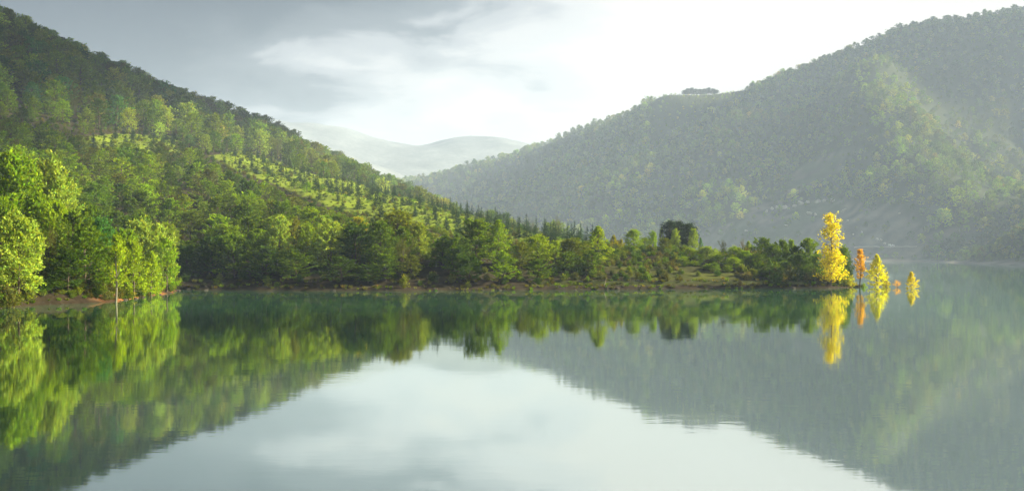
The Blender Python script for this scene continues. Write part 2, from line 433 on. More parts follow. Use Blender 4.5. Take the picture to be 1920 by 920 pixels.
SHADE_CLOUD = simple("shade_cloud_white", (0.8, 0.8, 0.8), 1.0, 0.03, 0.01, 0.0)
added_shade_cloud((-350, 540, 150), 3000, 260, 250, 1)  # added out of view to darken the upper left hill
added_shade_cloud((700, 1370, 340), 3000, 150, 72, 2)  # added out of view to darken the far hill's crest
added_shade_cloud((380, 330, 340), 3000, 70, 100, 6)  # added to shade the air before the upper left slope
added_shade_cloud((1000, 1290, 340), 3000, 70, 50, 4)  # added to darken the valley at the far hill's right
added_shade_cloud((1030, 915, 340), 3000, 75, 48, 5)  # added to darken the lower right slope beside the light beam
added_shade_cloud((0, 40, 5), 3000, 80, 58, 3)  # added to shade the air and water near the camera

# ------------------------------------------------------------------ foliage meshes
def tube(pts, rad, n=5):
    """tapered tube along points"""
    pts = np.asarray(pts, float); k = len(pts); rad = np.broadcast_to(rad, (k,))
    t = np.gradient(pts, axis=0); t /= np.linalg.norm(t, axis=1)[:, None]+1e-9
    a = np.cross(t, [0.31, 0.95, 0.07]); a /= np.linalg.norm(a, axis=1)[:, None]+1e-9
    b = np.cross(t, a)
    ang = np.arange(n)/n*2*math.pi
    v = pts[:, None]+rad[:, None, None]*(np.cos(ang)[None, :, None]*a[:, None]+np.sin(ang)[None, :, None]*b[:, None])
    i = np.arange(k*n).reshape(k, n); j = np.roll(i, -1, 1)
    f = np.stack([i[:-1], j[:-1], j[1:], i[1:]], -1).reshape(-1, 4)
    return v.reshape(-1, 3), f

class Acc:
    def __init__(self): self.v = []; self.f = []; self.n = 0; self.c = []
    def add(self, v, f, c=None):
        self.v.append(v); self.f.append(np.asarray(f)+self.n); self.n += len(v)
        if c is not None: self.c.append(c)
    def mesh(self, name, m, smooth=False):
        return mesh_np(name, np.concatenate(self.v), np.concatenate(self.f), m, smooth, np.concatenate(self.c) if self.c else None)

def leaves(rs, P, D, size, flat=0.6, var=0.3, hue=0.12, aspect=0.55):
    """one diamond leaf clump per point P, long axis about D, facing upwards as far as flat says"""
    n = len(P)
    D = D+rs.normal(0, 0.35, (n, 3)); D /= np.linalg.norm(D, axis=1)[:, None]+1e-9
    N = rs.normal(0, 1, (n, 3))*(1-flat)+np.array([0, 0, 1.0])*flat
    s = np.cross(D, N); s /= np.linalg.norm(s, axis=1)[:, None]+1e-9
    L = size*rs.uniform(0.6, 1.4, n)[:, None]
    v = np.stack([P-D*L*0.5, P+s*L*aspect*0.5+D*L*0.05, P+D*L*0.5, P-s*L*aspect*0.5+D*L*0.05], 1).reshape(-1, 3)
    f = np.arange(4*n).reshape(n, 4)
    k = np.exp(rs.normal(0, var, n)); h = rs.normal(0, hue, n)
    c = np.stack([k*(1+h), k, k*(1-h)], 1)
    return v, f, np.repeat(np.clip(c, 0.2, 2.6), 4, 0)

def broadleaf(seed, limbs=46, twigs=13, per=9, leaf=0.34, style='spray', base=0.10, H=10.0, RAD=3.6, gaps=0.0, lean=0.0):
    """a deciduous tree ten metres tall; returns the meshes of crown and trunk"""
    rs = np.random.RandomState(seed); cr = Acc(); tk = Acc()
    top = H*0.96; z = np.linspace(0, top, 8)
    wob = np.c_[np.cumsum(rs.normal(0, 0.07, 8)), np.cumsum(rs.normal(0, 0.07, 8))]; wob[0] = 0
    trunk = np.c_[wob[:, 0]+lean*(z/H)**2, wob[:, 1], z]
    tk.add(*tube(trunk, np.linspace(0.19, 0.03, 8), 6))
    lop = rs.uniform(0, 2*math.pi); lop2 = rs.uniform(0.1, 0.3)
    for i in range(limbs):
        u = (i+rs.uniform(0, 1))/limbs
        if gaps and rs.rand() < gaps: continue
        h = base+(0.93-base)*u**0.85
        az = i*2.399+rs.normal(0, 0.4)
        if style == 'spray':      # ascending, pointed boughs
            env = RAD*(math.sin(math.pi*min(1, 0.22+0.78*u))**0.75+0.10)
            el = R(8+58*u+rs.normal(0, 9)); ln = env*rs.uniform(0.72, 1.18); curve = 0.10
        elif style == 'round':    # domed crown
            env = RAD*(max(0.05, 1-(abs(u-0.42)/0.62)**2.2))**0.5
            el = R(-4+78*u+rs.normal(0, 8)); ln = env*rs.uniform(0.85, 1.05); curve = 0.06
        elif style == 'column':   # narrow, steep limbs
            env = RAD*(1-u)**0.55*min(1, 0.55+1.6*u)
            el = R(42+22*u+rs.normal(0, 10)); ln = env*rs.uniform(0.7, 1.25)*1.15; curve = 0.05
        else:                     # flame: broad low cone
            env = RAD*(1-u)**0.8*min(1, 0.65+2*u)+0.12
            el = R(14+50*u+rs.normal(0, 7)); ln = env*rs.uniform(0.8, 1.12); curve = 0.06
        ln *= 1+lop2*math.cos(az-lop)
        d = np.array([math.cos(az)*math.cos(el), math.sin(az)*math.cos(el), math.sin(el)])
        o = np.array([np.interp(h*H, z, trunk[:, 0]), np.interp(h*H, z, trunk[:, 1]), h*H])
        if style in ('spray', 'round'): o[2] -= 0.30*ln*math.sin(max(0, el)); o[2] = max(0.25, o[2])
        s = np.linspace(0, 1, 5)[:, None]
        path = o+d*ln*s+np.array([0, 0, 1])*ln*curve*s**2
        tk.add(*tube(path, np.linspace(0.055, 0.012, 5), 3))
        st = np.sort(rs.uniform(0.22, 1.0, twigs))
        side = np.cross(d, [0, 0, 1]); side /= np.linalg.norm(side)+1e-9
        upv = np.cross(side, d)
        for k, q in enumerate(st):
            p0 = o+d*ln*q+np.array([0, 0, 1])*ln*curve*q**2
            sg = 1 if k % 2 else -1
            a = rs.uniform(0.35, 1.15)
            td = d*math.cos(a)+side*sg*math.sin(a)+upv*rs.normal(0.10, 0.16 if style == 'spray' else 0.6 if style == 'round' else 0.28)
            td /= np.linalg.norm(td)
            tl = ln*(0.52-0.30*q)*rs.uniform(0.7, 1.3)+0.22
            m = max(3, int(per*rs.uniform(0.7, 1.3)))
            r = rs.uniform(0.1, 1.05, m)[:, None]
            P = p0+td*tl*r+rs.normal(0, 0.10+0.05*(style == 'round'), (m, 3))+np.array([0, 0, -0.10])*tl*r**2
            cr.add(*leaves(rs, P, np.tile(td, (m, 1)), leaf, 0.55 if style == 'spray' else 0.35))
        m = per   # the bough's tip
        P = path[-1]+d*rs.uniform(-0.5, 0.28, m)[:, None]+rs.normal(0, 0.09, (m, 3))
        cr.add(*leaves(rs, P, np.tile(d, (m, 1)), leaf, 0.4))
    return cr.mesh("crown", LEAF), tk.mesh("trunk", BARK)

def bare_tree(seed, H=8.0, spread=0.5, buds=500):
    """a leafless or barely budding tree: trunk and crown of fine twigs"""
    rs = np.random.RandomState(seed); tk = Acc(); tw = Acc(); P = []
    z = np.linspace(0, H*0.7, 5); tr = np.c_[np.cumsum(rs.normal(0, .08, 5)), np.cumsum(rs.normal(0, .08, 5)), z]
    tk.add(*tube(tr, np.linspace(0.14, 0.05, 5), 5))
    def branch(p, d, l, r, lev):
        k = 4; s = np.linspace(0, 1, k)[:, None]
        path = p+d*l*s+np.array([0, 0, 0.18])*l*s**2+np.r_[np.zeros((1, 3)), rs.normal(0, 0.03*l, (k-1, 3))]
        v, f = tube(path, np.linspace(r, r*0.45, k), 3)
        (tk if lev < 1 else tw).add(v, f, *(() if lev < 1 else (np.full((len(v), 3), 1.0)*rs.uniform(.7, 1.3),)))
        if lev >= 1: P.append(path)
        if lev < 3:
            for _ in range([7, 5, 4][lev]):
                q = rs.uniform(0.3, 1)
                nd = d+rs.normal(0, spread, 3)+np.array([0, 0, 0.15]); nd /= np.linalg.norm(nd)
                branch(path[0]+(path[-1]-path[0])*q, nd, l*rs.uniform(0.45, 0.7), r*0.5, lev+1)
    for i in range(9):
        h = rs.uniform(0.2, 1.0); az = i*2.4; el = R(rs.uniform(35, 75))
        p = np.array([np.interp(h*H*0.7, z, tr[:, 0]), np.interp(h*H*0.7, z, tr[:, 1]), h*H*0.7])
        branch(p, np.array([math.cos(az)*math.cos(el), math.sin(az)*math.cos(el), math.sin(el)]), H*0.26*rs.uniform(0.8, 1.3), 0.045, 0)
    P = np.concatenate(P); P = P[rs.randint(0, len(P), buds)]
    tw.add(*leaves(rs, P+rs.normal(0, 0.12, P.shape), rs.normal(0, 1, P.shape), 0.20, 0.3))
    return tw.mesh("crown", LEAF), tk.mesh("trunk", BARK)

def conifer(seed, H=4.0, RAD=0.95, n=26, leaf=0.26):
    """a young fir: tiers of drooping boughs round a straight stem"""
    rs = np.random.RandomState(seed); a = Acc()
    for i in range(n):
        u = i/(n-1); h = H*(0.05+0.90*u); ln = RAD*(1-u)**0.85*rs.uniform(0.85, 1.2)+0.05
        for j in range(max(3, int(7*(1-u)+2))):
            az = rs.uniform(0, 2*math.pi); d = np.array([math.cos(az), math.sin(az), 0.12+0.5*u])
            m = max(3, int(6*ln/RAD+2)); r = rs.uniform(0.12, 1.0, m)[:, None]
            P = np.array([0, 0, h])+d*ln*r*rs.uniform(0.7, 1.15)+np.array([0, 0, -0.22])*ln*r**2+rs.normal(0, 0.04, (m, 3))
            a.add(*leaves(rs, P, np.tile(d, (m, 1)), leaf*(0.55+0.45*(1-u)), 0.55, 0.25, 0.06, 0.5))
    v, f = tube([(0, 0, 0), (0, 0, H*0.5), (0, 0, H*1.04)], [0.06, 0.04, 0.015], 4)
    a.add(v, f, np.tile([[0.9, 0.6, 0.5]], (len(v), 1)))
    return a.mesh("young_conifer", LEAF)

def pine(seed, H=6.0, RAD=1.7):
    """a mature dark pine with clumped, flat boughs"""
    rs = np.random.RandomState(seed); cr = Acc(); tk = Acc()
    tr = np.c_[np.cumsum(rs.normal(0, .05, 6)), np.cumsum(rs.normal(0, .05, 6)), np.linspace(0, H*0.95, 6)]
    tk.add(*tube(tr, np.linspace(0.14, 0.03, 6), 6))
    for i in range(34):
        u = (i+rs.rand())/34; h = H*(0.16+0.82*u); az = i*2.4+rs.normal(0, .3)
        ln = RAD*(1-0.72*u**3.2)*rs.uniform(0.5, 1.1)
        d = np.array([math.cos(az), math.sin(az), 0.22+0.45*u]); o = np.array([np.interp(h, tr[:, 2], tr[:, 0]), np.interp(h, tr[:, 2], tr[:, 1]), h])
        tk.add(*tube([o, o+d*ln*0.5, o+d*ln], [0.04, 0.025, 0.01], 3))
        for _ in range(7):
            q = rs.uniform(0.35, 1.0); c = o+d*ln*q+rs.normal(0, 0.12, 3); m = 26
            P = c+rs.normal(0, 1, (m, 3))*np.array([0.26, 0.26, 0.15])
            cr.add(*leaves(rs, P, P-c+np.array([0, 0, 0.1]), 0.24, 0.3, 0.25, 0.06, 0.4))
    return cr.mesh("crown", LEAF), tk.mesh("trunk", BARK)

def bush(seed, H=2.0, RAD=1.2, n=900, leaf=0.22, spiky=0.3):
    rs = np.random.RandomState(seed); a = Acc(); st = max(8, n//28)
    for i in range(st):
        az = rs.uniform(0, 6.283); el = R(rs.uniform(20, 88)); ln = rs.uniform(0.65, 1.1)
        d = np.array([math.cos(az)*math.cos(el)*RAD, math.sin(az)*math.cos(el)*RAD, math.sin(el)*H])
        m = 28; r = rs.uniform(0.2, 1.0, m)[:, None]
        P = d*ln*r+rs.normal(0, 0.12*(RAD+H)/2*(1-spiky), (m, 3)); P[:, 2] = np.maximum(P[:, 2], 0.04)
        a.add(*leaves(rs, P, np.tile(d/np.linalg.norm(d), (m, 1)), leaf, 0.4))
        v, f = tube([(0, 0, 0), d*ln*0.5, d*ln*0.95], [0.025, 0.015, 0.006], 3)
        a.add(v, f, np.tile([[0.8, 0.55, 0.5]], (len(v), 1)))
    return a.mesh("bush", LEAF)

def tuft(seed, n=70, H=0.7):
    rs = np.random.RandomState(seed); a = Acc()
    az = rs.uniform(0, 6.283, n); sp = rs.uniform(0, 0.55, n)
    base = np.c_[np.cos(az)*rs.uniform(0, .25, n), np.sin(az)*rs.uniform(0, .25, n), np.zeros(n)]
    d = np.c_[np.cos(az)*sp, np.sin(az)*sp, np.ones(n)]*(H*rs.uniform(.5, 1.2, n))[:, None]
    s = np.c_[-np.sin(az), np.cos(az), np.zeros(n)]*0.035
    v = np.stack([base-s, base+s, base+d*0.6+s*.7, base+d], 1).reshape(-1, 3)
    a.add(v, np.arange(4*n).reshape(n, 4), np.repeat(np.exp(rs.normal(0, .3, (n, 1)))*np.ones((1, 3)), 4, 0))
    return a.mesh("tuft", LEAF)

SPRAY = [broadleaf(10+i, 38, 13, 14, 0.40, 'spray', 0.08, RAD=3.7) for i in range(5)]
ROUND = [broadleaf(30+i, 50, 10, 16, 0.38, 'round', 0.10, RAD=4.0) for i in range(5)]
FLAME = [broadleaf(50+i, 46, 12, 9, 0.32, 'flame', 0.07, RAD=3.3) for i in range(3)]
MIDS = [broadleaf(70+i, 34, 9, 6, 0.55, 'spray', 0.06, RAD=3.6) for i in range(5)]
MIDR = [broadleaf(80+i, 40, 8, 7, 0.52, 'round', 0.08, RAD=4.0) for i in range(5)]
BARE = [bare_tree(90+i) for i in range(3)]
FIRS = [conifer(100+i) for i in range(5)]
BUSH = [bush(110+i) for i in range(4)]
TUFT = [tuft(120+i) for i in range(3)]
PINES = [pine(130+i) for i in range(3)]

PAL = {   # foliage reflectance
    'pale yellow-green': (0.215, 0.290, 0.040), 'fresh green': (0.148, 0.232, 0.008), 'yellow-green': (0.190, 0.275, 0.008),
    'mid green': (0.092, 0.152, 0.008), 'dark green': (0.047, 0.088, 0.009), 'olive': (0.120, 0.152, 0.012), 'bluish green': (0.058, 0.145, 0.033),
    'brownish': (0.090, 0.098, 0.026), 'golden yellow': (0.53, 0.46, 0.004), 'lemon yellow': (0.53, 0.51, 0.006), 'pine green': (0.016, 0.031, 0.011), 'orange': (0.60, 0.36, 0.010),
    'ochre': (0.26, 0.26, 0.012), 'grey-brown': (0.13, 0.118, 0.075)}
rnd = random.Random(5)
def tint_of(name, j=0.14):
    c = PAL[name]; k = 1.15*math.exp(rnd.gauss(0, j))
    return (c[0]*k*math.exp(rnd.gauss(0, j*0.5)), c[1]*k, c[2]*k*math.exp(rnd.gauss(0, j)))

def plant_tree(kind, src, x, y, z, h, wid, tint, label, cat, group=None, Hsrc=10.0, Wsrc=7.6, parts=('crown', 'trunk'), rot=None):
    """a tree of its own: an Empty at the foot with crown and trunk"""
    e = bpy.data.objects.new(kind, None); COL.objects.link(e)
    e.empty_display_size = 0.5
    e.location = (x, y, z); s = wid/Wsrc
    e.scale = (s, s, h/Hsrc); e.rotation_euler = (0, 0, rnd.uniform(0, 6.28) if rot is None else rot)
    for part, me in zip(parts, src):
        o = bpy.data.objects.new(part, me); COL.objects.link(o); o.parent = e
        o['tint'] = tint
    tag(e, label, cat, group)
    return e

def gz(px, d):
    x = (px-960)/F*d; return x, d, float(near_z(np.array([x]), np.array([float(d)]))[0])

TAKEN = []     # (x, y, radius) of trees set by hand
def hand(px, top, wpx, d, tint, src, label, kind='broadleaf_tree', cat='tree', group=None, sink=0.15, Hs=10.0, Ws=7.6, water=False, rot=None):
    x, y, z = gz(px, d)
    if water: z = max(z, -0.5)
    ztop = EYE-(top-HZ)/F*d
    h = max(0.5, ztop-z+sink); wid = wpx/F*d
    t = tint_of(tint, 0.06)
    e = plant_tree(kind, src, x, y, z-sink, h, wid, t, label, cat, group, Hs, Ws, rot=rot)
    TAKEN.append((x, y, wid*0.42))
    return e

# ------------------------------------------------------------------ trees one can name, along the shore
G_NEAR = "trees on the near wooded point"
G_COVE = "trees along the shaded cove shore"
G_HEAD = "trees on the low headland"
RD, SP, FL, BR = ROUND, SPRAY, FLAME, BARK
near_trees = [
 (22, 300, 118, 150, 'fresh green', RD[0], "tall fresh green round tree at the picture's edge, topmost of the near point"),
 (86, 312, 92, 162, 'pale yellow-green', RD[1], "tall pale yellow-green domed tree behind the near wooded point"),
 (112, 352, 74, 160, 'pale yellow-green', RD[2], "pale round tree just right of the tall domed one on the near point"),
 (2, 370, 60, 140, 'fresh green', SP[0], "fresh green tree cut by the left edge, below the tall round one"),
 (34, 411, 92, 129, 'pale yellow-green', RD[3], "big pale round tree overhanging the brown brambles by the water"),
 (72, 362, 62, 151, 'fresh green', SP[1], "feathery fresh green tree below the pale domed tree"),
 (113, 380, 62, 149, 'yellow-green', SP[2], "yellow-green feathery tree in the middle of the near point"),
 (136, 398, 66, 146, 'mid green', SP[3], "mid green tree between the yellow-green and the dark drooping tree"),
 (92, 418, 60, 141, 'brownish', BARE[0], "thin brownish half-bare tree in the gap behind the brambles"),
 (70, 430, 44, 139, 'grey-brown', BARE[1], "grey leafless tree beside the big pale round tree by the brambles"),
 (158, 428, 92, 141, 'mid green', SP[4], "broad drooping green tree with layered boughs low over the near bank"),
 (128, 470, 60, 137, 'dark green', SP[0], "low dark green tree in the shade above the near bank"),
 (190, 416, 62, 152, 'bluish green', RD[4], "bluish green rounded crown behind the pale-stemmed sapling"),
 (236, 430, 54, 156, 'fresh green', SP[1], "fresh green tree just behind the pale-stemmed sapling's crown"),
 (262, 421, 74, 163, 'pale yellow-green', RD[1], "greyish pale round tree at the back of the near point's tip"),
 (296, 429, 70, 166, 'pale yellow-green', RD[0], "pale round tree topping the tip of the near point"),
 (252, 452, 64, 149, 'yellow-green', SP[2], "bright sunlit yellow-green tree above the orange bank"),
 (284, 468, 56, 154, 'yellow-green', FL[0], "bright low tree between the sunlit one and the point's last tree"),
 (313, 447, 54, 165, 'fresh green', SP[3], "last feathery green tree at the very tip of the near point"),
 (208, 462, 52, 147, 'fresh green', SP[4], "leafy green tree directly behind the slim pale trunk"),
 (172, 385, 60, 178, 'mid green', SP[2], "mid green tree rising behind the middle of the near point"),
 (40, 352, 60, 172, 'yellow-green', SP[3], "yellow-green tree between the two tallest trees of the near point"),
]
for px, top, wp, d, c, src, lab in near_trees: hand(px, top, wp*1.1, d-(4 if px < 200 else 0.5), c, src, lab, group=G_NEAR)
SAP = broadleaf(201, 40, 9, 7, 0.36, 'column', 0.20, RAD=2.2, gaps=0.1)
SAP[1].materials[0] = BARK_PALE
hand(217, 436, 46, 135.5, 'yellow-green', SAP, "slim young tree with pale bare trunk standing at the water's edge", Ws=4.2, group=None)

cove_trees = [
 (356, 452, 62, 196, 'mid green', SP[0], "mid green tree closing the inner corner of the cove"),
 (398, 444, 66, 192, 'dark green', SP[1], "dark spreading tree on the cove shore beside the corner tree"),
 (440, 440, 64, 190, 'mid green', SP[2], "mid green feathery tree between two dark trees of the cove"),
 (476, 431, 58, 196, 'fresh green', SP[3], "fresh green pointed tree left of the pale domed cove tree"),
 (500, 462, 66, 184, 'dark green', SP[4], "dark low-boughed tree under the fresh green pointed one"),
 (524, 414, 62, 192, 'pale yellow-green', RD[0], "pale yellow-green domed tree, roundest on the cove shore"),
 (573, 427, 48, 194, 'yellow-green', RD[1], "small yellow-green round tree next to the domed cove tree"),
 (584, 389, 72, 216, 'fresh green', SP[0], "bright fresh green tree standing above the cove shore"),
 (484, 374, 50, 236, 'fresh green', SP[1], "bright fresh green pointed tree on the slope over the cove"),
 (556, 474, 70, 182, 'mid green', SP[2], "low mid green tree at the water below the domed tree"),
 (620, 420, 72, 190, 'pale yellow-green', RD[2], "greyish pale round tree in the middle of the cove shore"),
 (662, 424, 62, 195, 'olive', RD[3], "olive round tree between two pale ones on the cove"),
 (676, 412, 40, 204, 'ochre', RD[4], "small ochre crown peeping above the olive tree"),
 (640, 482, 76, 181, 'dark green', SP[3], "dark layered tree dipping to the water under the pale crowns"),
 (712, 421, 70, 189, 'mid green', RD[4], "rounded mid green tree beside the large golden-lit one"),
 (743, 404, 96, 199, 'olive', RD[1], "largest round tree of the cove, its top glowing golden"),
 (786, 424, 44, 198, 'pale yellow-green', RD[0], "yellowish end tree of the golden-lit clump on the cove"),
 (724, 476, 60, 182, 'mid green', SP[4], "low bright-edged tree below the golden-lit clump"),
 (690, 496, 54, 180.5, 'dark green', SP[0], "small dark tree overhanging the bank below the clump"),
 (770, 478, 52, 184, 'olive', SP[1], "olive low tree under the yellowish end tree"),
 (828, 446, 58, 190, 'mid green', SP[2], "mid green tree in the dip beyond the golden clump"),
 (860, 462, 46, 186, 'dark green', SP[3], "dark tree in the shade before the twin-topped tree"),
 (894, 411, 88, 191, 'mid green', SP[4], "tall green half of the twin-topped tree group"),
 (934, 409, 72, 194, 'yellow-green', FL[1], "tall yellow-lit half of the twin-topped tree group"),
 (880, 480, 60, 182.5, 'dark green', SP[1], "dark low boughs of a tree under the twin-topped group"),
 (944, 472, 54, 183.5, 'fresh green', SP[0], "bright low tree at the foot of the twin-topped group"),
 (974, 455, 40, 192, 'olive', SP[2], "small olive tree right after the twin-topped group"),
 (1006, 444, 60, 196, 'yellow-green', RD[3], "yellow-green rounded tree near the start of the headland"),
 (1008, 486, 46, 186, 'mid green', SP[3], "low green tree with flat boughs above the bare bank"),
 (1042, 451, 28, 200, 'yellow-green', SP[4], "small slim yellow-green tree before the young firs"),
 (1074, 450, 66, 203, 'olive', RD[2], "hazy olive round tree beside the bright conical tree"),
]
for px, top, wp, d, c, src, lab in cove_trees: hand(px, top, wp, d, c, src, lab, group=G_COVE)

head_trees = [
 (1120, 421, 72, 197, 'yellow-green', FL[0], "bright conical yellow-green tree topping the start of the headland"),
 (1108, 470, 50, 194, 'mid green', SP[0], "green lower tree leaning on the bright conical one"),
 (1150, 439, 28, 224, 'ochre', FL[1], "taller of the two ochre shrubby trees beside the sandy road"),
 (1165, 447, 24, 226, 'ochre', FL[2], "shorter of the two ochre shrubby trees beside the sandy road"),
 (1187, 433, 36, 230, 'yellow-green', RD[0], "small spreading yellow-green tree over the grey bins"),
 (1208, 447, 26, 240, 'fresh green', RD[1], "low rounded green tree behind the sandy road"),
 (1225, 436, 20, 233, 'fresh green', RD[2], "small lollipop-shaped green tree at the end of the sandy road"),
 (1240, 424, 18, 246, 'pale yellow-green', FL[1], "pale yellow tree half hidden behind the dark pines"),
 (1265, 432, 20, 231, 'pale yellow-green', RD[3], "small pale tree in front of the dark pines' gap"),
 (1299, 432, 20, 232, 'pale yellow-green', RD[4], "small pale tree at the pines' outer side"),
 (1313, 444, 15, 233, 'bluish green', FL[2], "tiny bluish vase-shaped tree alone on the headland crest"),
 (1247, 446, 30, 219, 'olive', SP[1], "olive feathery tree standing below the dark pines"),
 (1292, 466, 34, 212, 'yellow-green', RD[1], "yellow-green bushy tree on the slope under the pines"),
 (1326, 464, 40, 210, 'pale yellow-green', RD[2], "pale wide bushy tree left of the bare reddish one"),
 (1356, 440, 28, 216, 'brownish', BARE[2], "bare reddish-brown tree with upright twigs on the headland"),
 (1348, 478, 34, 203, 'mid green', SP[2], "low mid green tree beneath the bare reddish one"),
 (1378, 464, 36, 208, 'yellow-green', RD[3], "yellow-green round tree just right of the bare reddish one"),
 (1392, 444, 20, 218, 'grey-brown', BARE[0], "pale leafless tree rising behind the headland bushes"),
 (1404, 450, 26, 216, 'pale yellow-green', FL[0], "pale thin-leaved tree beside the leafless one"),
 (1434, 446, 46, 209, 'mid green', SP[3], "dark-topped green tree in the headland's thick end"),
 (1467, 450, 42, 208, 'mid green', SP[4], "second dark-topped green tree of the thick end"),
 (1492, 462, 36, 206, 'dark green', SP[0], "lower dark tree between the two taller green ones of the thick end"),
 (1516, 447, 48, 205, 'fresh green', SP[1], "leafy green tree just before the tall yellow poplar"),
 (1416, 476, 40, 203, 'mid green', SP[2], "mid green low tree in front of the thick end"),
 (1462, 482, 40, 201, 'dark green', SP[3], "shaded low tree behind the small front tree with lit edge"),
 (1444, 484, 29, 193.5, 'mid green', FL[1], "small upright tree with lit edge right on the headland shore"),
 (1500, 480, 50, 194, 'dark green', RD[0], "dark round bushy tree on the shore before the yellow poplar"),
 (1584, 468, 34, 197, 'mid green', RD[1], "green tree tucked behind the tall yellow poplar"),
]
head_trees += [
 (1282, 482, 26, 205, 'yellow-green', RD[0], "small yellow-green tree low on the slope straight below the broadest pine"),
 (1308, 476, 32, 206, 'mid green', SP[1], "mid green small tree between the two pale bushy trees"),
 (1340, 492, 28, 199, 'fresh green', SP[4], "fresh green small tree low at the bank below the wide pale one"),
 (1376, 484, 34, 202, 'yellow-green', RD[2], "yellow-green low crown under the round tree by the reddish one"),
 (1402, 472, 32, 206, 'fresh green', RD[4], "fresh green crown filling in before the dark-topped trees"),
 (1428, 492, 34, 197, 'mid green', SP[0], "mid green low tree at the bank beside the small lit upright one"),
 (1474, 490, 32, 196, 'mid green', SP[2], "mid green low tree at the bank before the dark round bush"),
 (1532, 478, 44, 199, 'mid green', SP[3], "mid green tree pressed against the yellow poplar"),
 (1450, 462, 40, 206, 'mid green', RD[3], "rounded green crown between the two dark-topped trees"),
 (1484, 450, 34, 210, 'fresh green', SP[4], "lighter feathery crown behind the second dark-topped tree"),
 (1410, 505, 24, 195, 'olive', RD[1], "little olive tree right at the headland's water edge"),
 (1082, 478, 44, 197, 'olive', SP[3], "olive feathery tree below the hazy round one"),
 (1140, 476, 34, 208, 'mid green', RD[0], "mid green rounded tree below the ochre pair"),
]
for px, top, wp, d, c, src, lab in head_trees: hand(px, top, wp, d, c, src, lab, group=G_HEAD)
for px, top, wp, d, src, lab in [(1256, 416, 33, 243, PINES[0], "dark pine with a knob-like top, first of three on the headland crest"),
                                 (1273, 417, 34, 246, PINES[1], "dark pine in the middle of the three on the headland crest"),
                                 (1290, 421, 40, 242, PINES[2], "broadest dark pine of the three on the headland crest")]:
    hand(px, top, wp, d, 'pine green', src, lab, 'pine_tree', 'pine', "dark pines on the headland crest", Hs=6.0, Ws=3.3)

# the autumn-coloured trees at the headland's tip, some standing in the water
def poplar():
    lo = broadleaf(301, 46, 12, 7, 0.40, 'flame', 0.10, H=10, RAD=2.5, gaps=0.05)
    rs = np.random.RandomState(302); cr = Acc(); tk = Acc()
    H = 14.0; z = np.linspace(0, H*0.95, 9); tr = np.c_[0.12*np.sin(z*0.5), 0.1*np.cos(z*0.4)-0.1, z]
    tk.add(*tube(tr, np.linspace(0.16, 0.03, 9), 6))
    def bough(h, az, el, ln, m, sp):
        o = np.array([np.interp(h, z, tr[:, 0]), np.interp(h, z, tr[:, 1]), h])
        d = np.array([math.cos(az)*math.cos(el), math.sin(az)*math.cos(el), math.sin(el)])
        s = np.linspace(0, 1, 4)[:, None]; path = o+d*ln*s+np.array([0, 0, .12])*ln*s*s
        tk.add(*tube(path, np.linspace(0.05, 0.012, 4), 3))
        for q in np.linspace(0.3, 1.0, m):
            c = o+d*ln*q+np.array([0, 0, .12])*ln*q*q+rs.normal(0, sp, 3); k = rs.randint(4, 9)
            P = c+rs.normal(0, 0.20, (k, 3)); cr.add(*leaves(rs, P, rs.normal(0, 1, (k, 3)), 0.30, 0.2, 0.25, 0.10, 0.75))
    for i in range(50):      # broad lower skirt
        u = rs.rand(); h = 0.9+5.6*u; bough(h, i*2.4, R(rs.uniform(5, 45)), (2.75-1.2*u)*rs.uniform(0.65, 1.15), 10, 0.22)
    for i in range(11):      # the thin waist, the stem showing
        bough(6.6+1.8*rs.rand(), i*2.4, R(rs.uniform(20, 55)), rs.uniform(0.9, 1.9), 4, 0.2)
    for i in range(28):      # the loose head
        u = rs.rand(); h = 8.2+5.2*u; bough(h, i*2.4+0.5, R(rs.uniform(12, 62)), (2.35-1.5*u**1.5)*rs.uniform(0.6, 1.15), 8, 0.22)
    return cr.mesh("crown", LEAF), tk.mesh("trunk", BARK)
POP = poplar()
hand(1558, 403, 60, 190.5, 'golden yellow', POP, "tall golden yellow poplar, two-tiered, at the tip of the headland", 'poplar_tree', 'tree', Hs=14.0, Ws=5.0)
COLM = [broadleaf(310+i, 44, 9, 6, 0.36, 'column', 0.16, H=10, RAD=2.1, gaps=0.08) for i in range(2)]
CONE = [broadleaf(320+i, 60, 10, 8, 0.36, 'flame', 0.05, H=10, RAD=3.0) for i in range(2)]
hand(1612, 464, 23, 197, 'orange', COLM[0], "slender orange tree just off the headland's tip", 'autumn_tree', 'tree', Ws=3.6, water=True)
hand(1645, 475, 42, 196, 'lemon yellow', CONE[0], "lemon yellow pyramid-shaped tree standing in the shallow water", 'autumn_tree', 'tree', Ws=6.2, water=True)
hand(1708, 508, 27, 188, 'golden yellow', CONE[1], "small golden tree standing outermost in the water", 'autumn_tree', 'tree', Ws=6.2, water=True)

hand(1683, 525, 17, 194, 'orange', BARE[1], "small twiggy orange bush in the water between two yellow trees", 'autumn_shrub', 'shrub', Hs=8.0, Ws=5.0, water=True)
